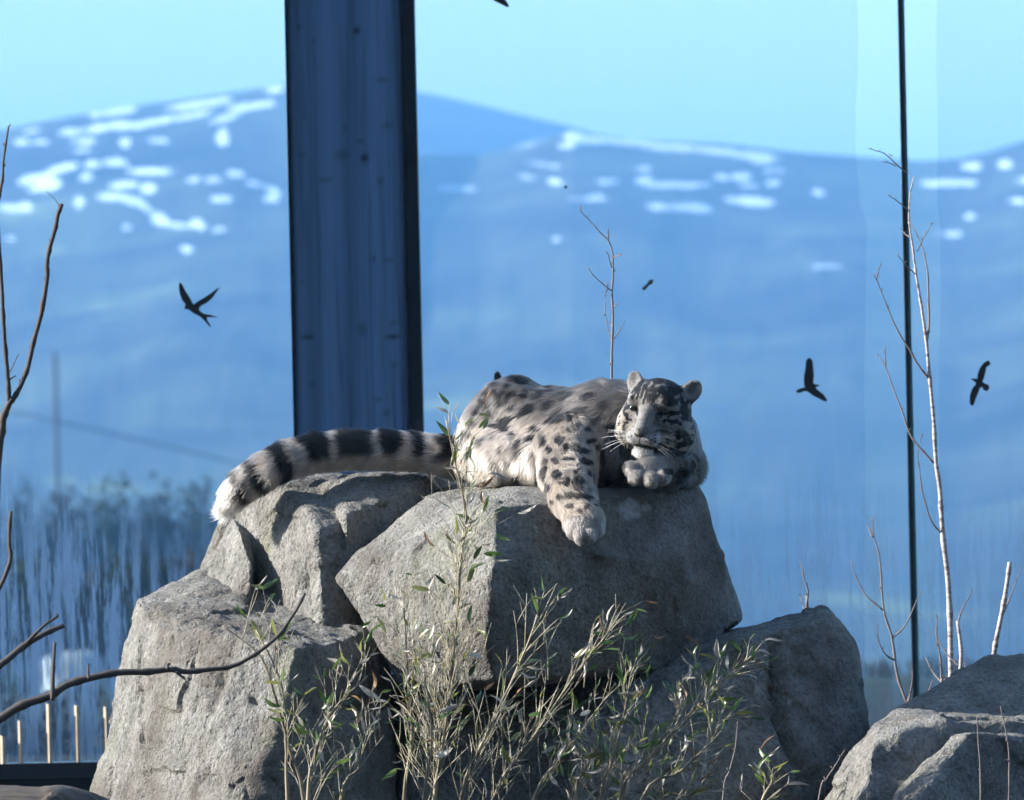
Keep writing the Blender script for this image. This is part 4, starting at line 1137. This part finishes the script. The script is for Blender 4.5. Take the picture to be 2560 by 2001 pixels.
# dark clipped hedge behind the stakes
V, F = leaf_cloud((-2.6, 14.0, .0), (1.75, .3, .30), 2600, .06, 77)
tag(link('clipped_hedge', np_mesh('clipped_hedge', V, F, False), foliage('hedge_leaf', (0.014, 0.014, 0.010), (0.045, 0.035, 0.022))), 'dark low hedge behind the pale stakes', 'hedge')
# pale stone on the field
bs = P(168, 1000, 100); gz = ground_z(bs.x, bs.y)
def lump(c, r, seed, n=28, m_=16):
    V = []; F = []
    for i in range(m_ + 1):
        th = math.pi * i / m_
        for k in range(n):
            w = 2*math.pi*k/n
            V.append((math.sin(th)*math.cos(w), math.sin(th)*math.sin(w), math.cos(th)))
    V = np.array(V); V = V * (1 + .22*fbm(V*1.6, 3, seed))[:, None]
    V = np.sign(V) * np.abs(V) ** .85 * np.array(r) + np.array(c)
    for i in range(m_):
        for k in range(n): F.append((i*n+k, (i+1)*n+k, (i+1)*n+(k+1) % n, i*n+(k+1) % n))
    return V, F
V, F = lump((0, 0, .28), (.58, .4, .52), 5)
ps = link('pale_stone', np_mesh('pale_stone', V, F), plain('pale_stone', (.42, .42, .38), .9, .3, 6)); ps.location = (bs.x, bs.y, gz)
tag(ps, 'pale rounded stone in the field beyond the streaked glass', 'stone')
# ------------------------------------------------------------------ bare saplings and branches
t = NT('pale_birch_bark')
pp = t.pos()
c = t.ramp(t.noise(t.pos((20, 20, 90)), 1.0, 4), [(0.35, (0.16, 0.12, 0.11)), (0.5, (0.42, 0.37, 0.35)), (0.7, (0.56, 0.52, 0.50))])
MAT_BIRCH = t.done(t.principled(c, 0.7))
MAT_TWIG = plain('red_brown_twig', (0.185, 0.155, 0.15), .7, .35, 120)
MAT_DTWIG = plain('grey_brown_twig', (0.075, 0.062, 0.055), .75, .4, 80)
def smooth_pts(pts, n=4):
    out = []
    for i in range(len(pts) - 1):
        p0 = pts[max(i-1, 0)]; p1 = pts[i]; p2 = pts[i+1]; p3 = pts[min(i+2, len(pts)-1)]
        for k in range(n):
            s = k / n
            out.append(tuple(.5*((2*p1[j]) + (-p0[j]+p2[j])*s + (2*p0[j]-5*p1[j]+4*p2[j]-p3[j])*s*s + (-p0[j]+3*p1[j]-3*p2[j]+p3[j])*s**3) for j in range(len(p1))))
    return out + [tuple(pts[-1])]
def limb(parent, name, pts, r0, r1, mat, y, dy=0.0, buds=True, n=8, org=(0, 0, 1)):
    """pts in photograph pixels (with origin/scale org); depth y, swinging by dy towards the tip"""
    px = [(org[0] + p[0]*org[2], org[1] + p[1]*org[2]) for p in pts]
    px = smooth_pts(px)
    w = []
    for i, (u, v) in enumerate(px):
        s = i / (len(px) - 1)
        q = P(u, v, y + dy * s)
        j = .0006 * (1 if 0 < i < len(px) - 1 else 0)
        w.append(q + Vector((random.uniform(-j, j), random.uniform(-j, j), 0)))
    rr = [r0 + (r1 - r0) * (i / (len(w) - 1)) for i in range(len(w))]
    rr = [r * (1.25 if (i % 5 == 2) else 1.0) for i, r in enumerate(rr)]
    m = MB(); m.tube(w, rr, n)
    if buds:
        for i in range(2, len(w), 3):
            sd = random.choice((-1, 1))
            d = Vector((sd * .8, random.uniform(-.4, .4), .9)).normalized()
            a = w[i]; l = random.uniform(.006, .013)
            m.tube([a, a + d*l*.5, a + d*l], [rr[i]*.5 + .0004, rr[i]*.3 + .0013, .0004], 5)
    return m.build(name, mat, parent)
Z8 = (2050, 300, .703); Z4 = (2050, 350, .381); Z5 = (2050, 950, .498); Z6 = (1600, 1400, .4396); ZT = (1380, 480, .3047)
def gbase(u, v, y):
    q = P(u, v, y); return (q.x, q.y, 0.0)
# the tall birch sapling in front of the joint
o = thing('birch_sapling', gbase(2380, 1750, 1.6), 'tall pale birch sapling crossing the dark joint bar', 'sapling', 'birch saplings by the glass')
limb(o, 'stem', [(480, 2500), (466, 1980), (460, 1700), (440, 1500), (432, 1400), (425, 1300), (413, 1220), (405, 1080), (390, 920), (380, 800), (365, 690), (350, 600), (338, 520), (328, 440), (318, 370), (318, 280), (335, 200)], .0092, .0015, MAT_BIRCH, 1.6, 0, True, 10, Z8)
for pts, r in [([(700,1330),(715,1200),(712,1060),(708,900),(690,780),(665,690),(620,590),(595,540)], .0038), ([(640,730),(665,670),(700,610),(745,540)], .002),
    ([(720,1575),(640,1470),(590,1380),(520,1270),(460,1140),(400,990),(370,910),(352,885)], .0034), ([(375,905),(385,860),(400,815)], .0015), ([(590,640),(560,620),(535,590)], .0016),
    ([(625,880),(570,830),(510,755)], .0018), ([(585,465),(540,430),(490,390),(445,362)], .0018), ([(575,225),(500,160),(430,95),(370,72),(315,56)], .0018), ([(500,175),(460,152),(410,148)], .0013), ([(455,115),(478,95)], .001)]:
    limb(o, 'branch', pts, r, .0009, MAT_TWIG, 1.6, random.uniform(-.12, .12), True, 6, Z4)
for pts, r in [([(2335,1158),(2280,1095),(2254,1025),(2229,960),(2215,920),(2198,890)], .0032), ([(2215,922),(2214,890),(2213,868)], .0013), ([(2352,1332),(2329,1304),(2314,1259),(2304,1219),(2299,1174),(2294,1134),(2306,1082)], .0026)]:
    limb(o, 'branch', pts, r, .0009, MAT_TWIG, 1.6, random.uniform(-.12, .12))
o = thing('birch_sapling', gbase(2266, 1770, 1.4), 'slender forked sapling left of the dark joint bar', 'sapling', 'birch saplings by the glass')
limb(o, 'stem', [(490,2900),(450,1700),(435,1620),(395,1510),(375,1400),(360,1290),(320,1150),(305,960),(295,870),(265,760),(270,680)], .0058, .0012, MAT_TWIG, 1.4, 0, True, 8, Z5)
for pts in [[(315,1155),(230,1080),(180,990),(155,905)], [(365,1295),(430,1230),(480,1120),(510,1060)], [(370,1405),(320,1370),(290,1290),(288,1225)], [(264,790),(250,760),(238,735)], [(440,1640),(465,1500),(462,1430)]]:
    limb(o, 'branch', pts, .0028, .0009, MAT_TWIG, 1.4, random.uniform(-.1, .1), True, 6, Z5)
o = thing('birch_sapling', gbase(2402, 1700, 1.0), 'short stubby sapling with a thin side shoot beside the tall birch', 'sapling', 'birch saplings by the glass')
limb(o, 'stem', [(720,2900),(708,1560),(705,1500),(708,1350),(690,1210)], .0078, .0050, MAT_BIRCH, 1.0, 0, True, 9, Z5)
for pts in [[(692,1215),(720,1140),(765,1060)], [(712,1470),(728,1440),(726,1425)], [(700,1440),(640,1380),(590,1300),(585,1270)]]:
    limb(o, 'branch', pts, .0028, .0010, MAT_TWIG, 1.0, .05, True, 6, Z5)
o = thing('birch_sapling', gbase(2354, 1740, .8), 'low twiggy shrub at the foot of the tall birch', 'sapling', 'birch saplings by the glass')
limb(o, 'stem', [(640,2900),(615,1600),(610,1540),(605,1400),(585,1280),(590,1190)], .0052, .0010, MAT_TWIG, .8, 0, True, 7, Z5)
for pts in [[(612,1520),(570,1470),(530,1395)], [(615,1580),(625,1510),(640,1490)], [(622,1660),(548,1590),(560,1520)]]:
    limb(o, 'branch', pts, .0034, .0012, MAT_TWIG, .8, .05, True, 6, Z5)
o = thing('birch_sapling', gbase(2482, 1660, .6), 'straight white sapling stem cut off flat at the top', 'sapling', 'birch saplings by the glass')
limb(o, 'stem', [(800,2900),(855,1550),(868,1425),(880,1330),(915,1160),(940,1020),(952,915)], .0078, .0062, MAT_BIRCH, .6, 0, True, 10, Z5)
limb(o, 'branch', [(920,1180),(975,1040),(1010,940)], .0022, .0009, MAT_TWIG, .6, .05, True, 6, Z5)
o = thing('birch_sapling', gbase(2017, 1520, .7), 'small twig standing behind the dark shaded boulder', 'sapling', 'birch saplings by the glass')
limb(o, 'stem', [(985,2600),(955,400),(948,275),(955,180),(935,110),(920,25)], .0045, .0012, MAT_TWIG, .7, 0, True, 6, Z6)
limb(o, 'branch', [(944,290),(925,262),(912,205)], .0018, .0009, MAT_TWIG, .7, .04, True, 6, Z6)
o = thing('birch_sapling', gbase(1530, 960, .9), 'thin bare sapling rising behind the leopard\'s back', 'sapling', 'birch saplings by the glass')
limb(o, 'stem', [(500,6000),(492,3000),(490,1610),(490,1400),(495,1200),(500,1000),(492,820),(500,700),(500,540),(490,470),(462,400),(400,340),(340,270),(240,165),(225,135)], .0042, .0009, MAT_TWIG, .9, 0, True, 8, ZT)
for pts in [[(490,815),(420,760),(345,690),(300,625)], [(490,1240),(470,1170),(440,1020),(440,820)], [(510,1200),(550,1150),(597,1065)], [(500,545),(530,528),(558,522)], [(490,620),(470,560),(460,510)],
            [(462,400),(463,350),(465,310)], [(510,950),(522,935),(535,925)], [(495,1100),(478,1090),(465,1075)], [(440,830),(452,790),(452,755)]]:
    limb(o, 'branch', pts, .0017, .0008, MAT_TWIG, .9, random.uniform(-.06, .06), True, 6, ZT)

# bare branches close by on the left
ZL = (0, 300, .5567); ZB = (0, 1050, .557); ZC = (200, 1350, .381)
o = thing('bare_shrub', gbase(-60, 1400, -2.0), 'bare forked shrub with smooth grey-brown stems reaching up', 'shrub', 'bare branches in front')
limb(o, 'stem', [(-150,3600),(-70,2400),(-12,1560),(8,1400),(15,1340),(40,1275),(62,1250)], .012, .0072, MAT_DTWIG, -2.0, 0, False, 10, ZL)
limb(o, 'branch', [(58,1258),(90,1200),(125,1110),(150,1000),(185,870),(210,720),(212,640),(225,570),(250,480),(262,420),(278,378)], .0062, .0052, MAT_DTWIG, -2.0, .05, True, 10, ZL)
limb(o, 'branch', [(42,1265),(35,1150),(22,1000),(15,880),(5,700),(-6,510),(-20,380)], .0058, .0038, MAT_DTWIG, -2.0, -.05, True, 10, ZL)
limb(o, 'branch', [(270,388),(240,350),(205,320)], .0012, .0006, MAT_DTWIG, -1.95, .02, False, 5, ZL)
limb(o, 'branch', [(-30,560),(-14,400),(0,330),(10,270),(20,150),(38,32)], .0052, .0022, MAT_DTWIG, -2.05, .02, True, 8, ZL)
limb(o, 'branch', [(40,1140),(60,1100),(85,1050)], .0016, .0008, MAT_DTWIG, -2.0, .02, False, 5, ZL)
limb(o, 'branch', [(42,1168),(58,1156),(70,1150)], .0024, .0014, MAT_DTWIG, -2.0, .02, False, 5, ZL)
o = thing('bare_branch', gbase(-120, 1850, -2.2), 'long dark bare branch curving across the broad sunlit boulder', 'branch', 'bare branches in front')
lb = [(-300, 1960), (-120, 1870), (0, 1797), (56, 1763), (122, 1741), (167, 1713), (223, 1696), (295, 1682), (371, 1680), (428, 1674), (466, 1680), (524, 1674), (581, 1666), (638, 1636), (695, 1590), (741, 1525), (762, 1484)]
limb(o, 'stem', lb, .0125, .0034, MAT_DTWIG, -1.9, .25, False, 10)
for pts, r in [([(131,1752),(132,1700),(134,1660),(137,1607)], .0058), ([(222,1697),(220,1680),(222,1660)], .004), ([(420,1672),(418,1664),(424,1660)], .005), ([(440,1680),(452,1690),(463,1698)], .004)]:
    limb(o, 'branch', pts, r, r*.6, MAT_DTWIG, -1.85, .02, False, 8)
o = thing('bare_branch', gbase(-100, 1700, -2.1), 'short dark forked branch stub poking in beside the glass wall', 'branch', 'bare branches in front')
limb(o, 'stem', [(-250,1780),(-80,1705),(0,1663),(56,1618),(111,1585),(159,1565)], .011, .0060, MAT_DTWIG, -2.1, .1, False, 10)
limb(o, 'branch', [(67,1607),(106,1568),(146,1540)], .0045, .0028, MAT_DTWIG, -2.05, .03, True, 8)
o = thing('bare_branch', gbase(-60, 1520, -2.1), 'upright curved twig at the edge, above the forked branch stub', 'branch', 'bare branches in front')
limb(o, 'stem', [(-120,1600),(-40,1510),(0,1467),(20,1420),(27,1390),(23,1350),(27,1278)], .0062, .0042, MAT_DTWIG, -2.1, 0, False, 10)

# thin dry stems on the right
for k, (pts, y, lab) in enumerate([([(1940,2300),(1937,1500),(1935,1200),(1925,1050),(1915,890)], -1.34, 'thin dry stem standing against the stepped right-hand boulder'), ([(2090,2300),(2095,1500),(2100,1150),(2085,1000),(2050,830)], -1.34, 'thin dry stem standing against the stepped right-hand boulder'),
        ([(440,2300),(470,1367),(510,1200),(545,1050),(555,920)], -.75, 'single dry stem in front of the dark shaded boulder'), ([(900,2300),(1015,1367),(1060,1250),(1110,1170),(1165,1080)], -.98, 'leaning dry stem in front of the gap beside the right-hand boulder')]):
    u0, v0 = 1600 + pts[0][0]*.4396, 1400 + pts[0][1]*.4396
    o = thing('dry_stem', gbase(u0, v0, y), lab, 'dry stem', 'thin dry stems')
    limb(o, 'stem', pts, .0028, .0012, MAT_TWIG, y, 0, True, 6, Z6)

# ------------------------------------------------------------------ bamboo clumps
def leafmat(name, a, b, tl=.45):
    t = NT(name)
    c = t.mix(t.noise(t.coord('Object'), 18.0, 3), a, b)
    d_ = t.n('BsdfDiffuse', Color=c).outputs[0]; l_ = t.n('BsdfTranslucent', Color=c).outputs[0]
    x = t.n('MixShader', i0=tl, i1=d_, i2=l_).outputs[0]
    g = t.n('BsdfGlossy', Roughness=.35).outputs[0]
    return t.done(t.n('MixShader', i0=.06, i1=x, i2=g).outputs[0])
LM = [leafmat('leaf_green', (.06, .12, .025), (.13, .20, .045)), leafmat('leaf_yellow_green', (.17, .20, .05), (.28, .27, .08)),
      leafmat('leaf_straw', (.34, .31, .25), (.52, .48, .40), .3), leafmat('leaf_brown', (.20, .12, .06), (.34, .20, .10), .3), leafmat('leaf_dark_green', (.02, .05, .02), (.045, .085, .03))]
LEAFM = {}
def leaf_mesh(shape, mi):
    if (shape, mi) in LEAFM: return LEAFM[shape, mi]
    n = 6; V = []; F = []
    for i in range(n + 1):
        s = i / n
        w = .5 * .26 * (math.sin(math.pi * min(1, s ** .75)) ** .8 if 0 < s < 1 else .0) + (.012 if s == 0 else 0)
        bend = {0: -.10*s*s, 1: -.35*s*s, 2: .12*math.sin(3*s), 3: -.2*s*s}[shape]
        tw = {0: .2*s, 1: .5*s, 2: 1.6*s, 3: 2.6*s}[shape]
        fold = {0: .25, 1: .35, 2: .8, 3: 1.1}[shape]
        if shape == 3: w *= .6
        c_ = Vector((s, 0, bend)); e = Vector((0, math.cos(tw), math.sin(tw)))
        up = Vector((0, -math.sin(tw), math.cos(tw)))
        V += [c_ - e*w + up*w*fold, c_, c_ + e*w + up*w*fold]
    for i in range(n):
        a = 3*i; F += [(a, a+1, a+4, a+3), (a+1, a+2, a+5, a+4)]
    me = bpy.data.meshes.new('leaf'); me.from_pydata([tuple(v) for v in V], [], F)
    for p in me.polygons: p.use_smooth = True
    me.materials.append(LM[mi]); me.update()
    LEAFM[shape, mi] = me
    return me
t = NT('bamboo_cane')
c = t.ramp(t.noise(t.pos((30, 30, 6)), 1.0, 3), [(0.35, (0.10, 0.085, 0.06)), (0.55, (0.26, 0.22, 0.15)), (0.75, (0.34, 0.30, 0.20))])
MAT_CANE = t.done(t.principled(c, .5))
t = NT('dry_bamboo_twig')
c = t.ramp(t.noise(t.pos(), 25.0, 3), [(0.3, (0.20, 0.175, 0.12)), (0.5, (0.42, 0.375, 0.265)), (0.7, (0.62, 0.57, 0.43))])
MAT_STRAW = t.done(t.principled(c, .6))
def cane_at(pts, s):
    n = len(pts) - 1; k = min(int(s * n), n - 1); f = s * n - k
    return tuple(pts[k][j] * (1 - f) + pts[k+1][j] * f for j in range(3))
def bamboo(label, base, canes, twigs, nleaf, seed, free=()):
    """canes: lists of (u, v, y); twigs: (cane, s0, s1, count, length px, spread deg, lean deg)"""
    rg = random.Random(seed)
    o = thing('bamboo_clump', gbase(*base), label, 'bamboo', 'bamboo clumps')
    tips = []
    for cn in canes:
        sm = smooth_pts(cn, 4)
        w = [P(*q) for q in sm]
        n = len(w); r0 = .0052; m = MB()
        rr = [(r0 - (r0 - .0016) * i / (n - 1)) * (1.45 if i % 4 == 0 else 1) for i in range(n)]
        m.tube(w, rr, 8); m.build('cane', MAT_CANE, o)
    m = MB()
    def twig(p, ang, L, r, sub):
        u, v, y = p
        pts = [P(u, v, y)]; a = math.radians(ang); dy = rg.uniform(-.35, .35) * L / 900
        cu = rg.uniform(-9, 9); q = p
        for k in range(1, 5):
            s = k / 4
            aa = a + math.radians(cu * s)
            q = (u + math.sin(aa) * L * s, v - math.cos(aa) * L * s, y + dy * s)
            pts.append(P(*q))
            if sub and k in (2, 3) and rg.random() < .7:
                twig(q, ang + rg.choice((-1, 1)) * rg.uniform(12, 34), L * rg.uniform(.3, .6), r * .7, False)
        m.tube(pts, [r, r*.95, r*.85, r*.75, r*.45], 5)
        tips.append((q, math.degrees(aa)))
        if rg.random() < .35: tips.append((tuple(.4*q[j] + .6*p[j] for j in range(3)), math.degrees(aa) + rg.uniform(-40, 40)))
    for ci, s0, s1, cnt, L, spread, lean in twigs:
        for k in range(cnt):
            s = s0 + (s1 - s0) * (k + rg.random()) / cnt
            p = cane_at(canes[ci], s)
            twig(p, lean + rg.uniform(-spread, spread), L * rg.uniform(.55, 1.25), rg.uniform(.0008, .0013), L > 90)
    for (u, v, y, ang, L) in free:
        twig((u, v, y), ang, L, .0019, True)
    tw = m.build('twigs', MAT_STRAW, o); tw['kind'] = 'stuff'
    rg.shuffle(tips)
    k = 0
    while k < nleaf and tips:
        q, ang = tips[k % len(tips)]
        mi = rg.choices((0, 1, 2, 3, 4), (30, 18, 34, 8, 10))[0]
        shp = rg.choice((0, 0, 1, 1, 2)) if mi in (0, 1, 4) else rg.choice((1, 2, 3, 3))
        me = leaf_mesh(shp, mi)
        lf = bpy.data.objects.new('leaf', me); COL.objects.link(lf)
        L = rg.uniform(.026, .058) if mi in (0, 1, 4) else rg.uniform(.026, .062)
        a = math.radians(ang + rg.uniform(-65, 65)) if k < len(tips) else math.radians(rg.uniform(-120, 120))
        d = Vector((math.sin(a), rg.uniform(-.6, .6), math.cos(a) * .9)).normalized()
        qd = d.to_track_quat('X', 'Z')
        lf.parent = o
        spin = Matrix.Rotation(rg.uniform(0, 6.28), 4, 'X')
        jit = Vector((rg.uniform(-.012, .012), rg.uniform(-.02, .02), rg.uniform(-.012, .012))) if k >= len(tips) else Vector()
        lf.matrix_world = Matrix.Translation(P(*q) + jit) @ qd.to_matrix().to_4x4() @ spin @ Matrix.Diagonal((L, L * rg.uniform(.75, 1.1), L, 1))
        lf.matrix_parent_inverse = Matrix.Translation(-o.location)
        k += 1
    return o
BY = -1.15
bamboo('tallest bamboo clump, its cane reaching up past the leopard\'s flank', (1085, 2300, BY), [
    [(1060, 2480, BY), (1085, 2010, BY), (1100, 1900, BY), (1118, 1780, BY), (1132, 1650, BY), (1146, 1500, BY), (1152, 1400, BY), (1166, 1300, BY), (1154, 1225, BY), (1136, 1150, BY), (1116, 1050, BY)],
    [(1110, 2480, BY), (1150, 2010, BY - .1), (1210, 1850, BY - .1), (1290, 1680, BY - .1), (1345, 1540, BY - .1)],
    [(1140, 2480, BY), (1230, 2010, BY - .05), (1330, 1850, BY - .05), (1430, 1700, BY - .05), (1530, 1570, BY - .05)],
    [(1020, 2480, BY), (1010, 2010, BY + .05), (1030, 1850, BY + .05), (1020, 1700, BY + .05), (1010, 1520, BY + .05)],
    [(1050, 2480, BY), (1060, 2010, BY - .08), (1080, 1850, BY - .08), (1060, 1680, BY - .08)],
    [(1200, 2480, BY), (1330, 2010, BY - .1), (1400, 1900, BY - .1), (1480, 1790, BY - .1)]],
    [(0, .93, 1.0, 4, 50, 26, 4), (0, .80, .93, 10, 105, 26, 4), (0, .66, .8, 10, 120, 34, 2), (0, .5, .68, 22, 140, 38, 6), (0, .32, .52, 33, 150, 36, 4), (0, .18, .34, 33, 160, 34, 0), (0, .12, .22, 22, 130, 45, 0),
     (1, .45, .95, 19, 120, 22, 22), (1, .2, .5, 19, 150, 30, 12), (2, .5, 1.0, 19, 110, 24, 34), (2, .2, .55, 22, 150, 32, 18), (3, .3, .95, 24, 120, 26, -6), (4, .3, .95, 24, 130, 34, -4), (5, .3, 1.0, 19, 110, 34, 14)],
    285, 5, [(1460, 1720, BY, 4, 160), (1370, 1700, BY, 2, 150)])
bamboo('low bamboo clump in front of the broad sunlit boulder', (780, 2300, BY - .1), [
    [(800, 2480, BY - .1), (760, 2010, BY - .1), (725, 1880, BY - .1), (690, 1750, BY - .1), (650, 1640, BY - .1), (555, 1565, BY - .1)],
    [(790, 2480, BY - .1), (770, 2010, BY - .15), (790, 1880, BY - .15), (830, 1780, BY - .15), (920, 1690, BY - .15)],
    [(770, 2480, BY - .1), (720, 2010, BY - .1), (715, 1850, BY - .1), (700, 1700, BY - .1), (640, 1575, BY - .1)],
    [(830, 2480, BY - .1), (850, 2010, BY - .1), (900, 1920, BY - .1), (960, 1840, BY - .1)]],
    [(0, .35, .9, 12, 110, 26, 2), (0, .15, .4, 7, 140, 30, 8), (1, .35, 1.0, 17, 100, 26, 16), (1, .12, .4, 9, 140, 34, 10), (2, .4, 1.0, 9, 110, 18, 4), (3, .15, 1.0, 14, 120, 36, 4)],
    130, 8)
bamboo('bushy bamboo clump leaning in front of the dark shaded boulder', (1560, 2300, BY), [
    [(1500, 2480, BY), (1545, 2010, BY), (1620, 1900, BY), (1720, 1790, BY), (1800, 1710, BY), (1870, 1650, BY)],
    [(1480, 2480, BY), (1500, 2010, BY), (1530, 1900, BY), (1560, 1790, BY), (1575, 1680, BY)],
    [(1520, 2480, BY), (1600, 2010, BY - .05), (1700, 1930, BY - .05), (1780, 1850, BY - .05), (1800, 1800, BY - .05)],
    [(1460, 2480, BY), (1440, 2010, BY), (1460, 1930, BY), (1500, 1850, BY)],
    [(1560, 2480, BY), (1640, 2030, BY), (1720, 1990, BY), (1780, 1960, BY)]],
    [(0, .7, 1.0, 24, 70, 42, 40), (0, .4, .72, 24, 100, 44, 24), (0, .15, .42, 19, 120, 40, 10), (1, .4, 1.0, 16, 110, 26, 12), (1, .15, .45, 16, 120, 40, 4), (2, .3, 1.0, 26, 80, 50, 34), (3, .2, 1.0, 16, 110, 40, 0), (4, .2, 1.0, 19, 80, 50, 20)],
    280, 12)
bamboo('sparse bamboo tuft low between the shaded boulder and the stepped boulder', (1900, 2300, BY - .2), [
    [(1880, 2480, BY - .2), (1890, 2100, BY - .2), (1910, 1990, BY - .2), (1950, 1940, BY - .2)]],
    [(0, .5, 1.0, 12, 70, 45, 10)], 16, 15)
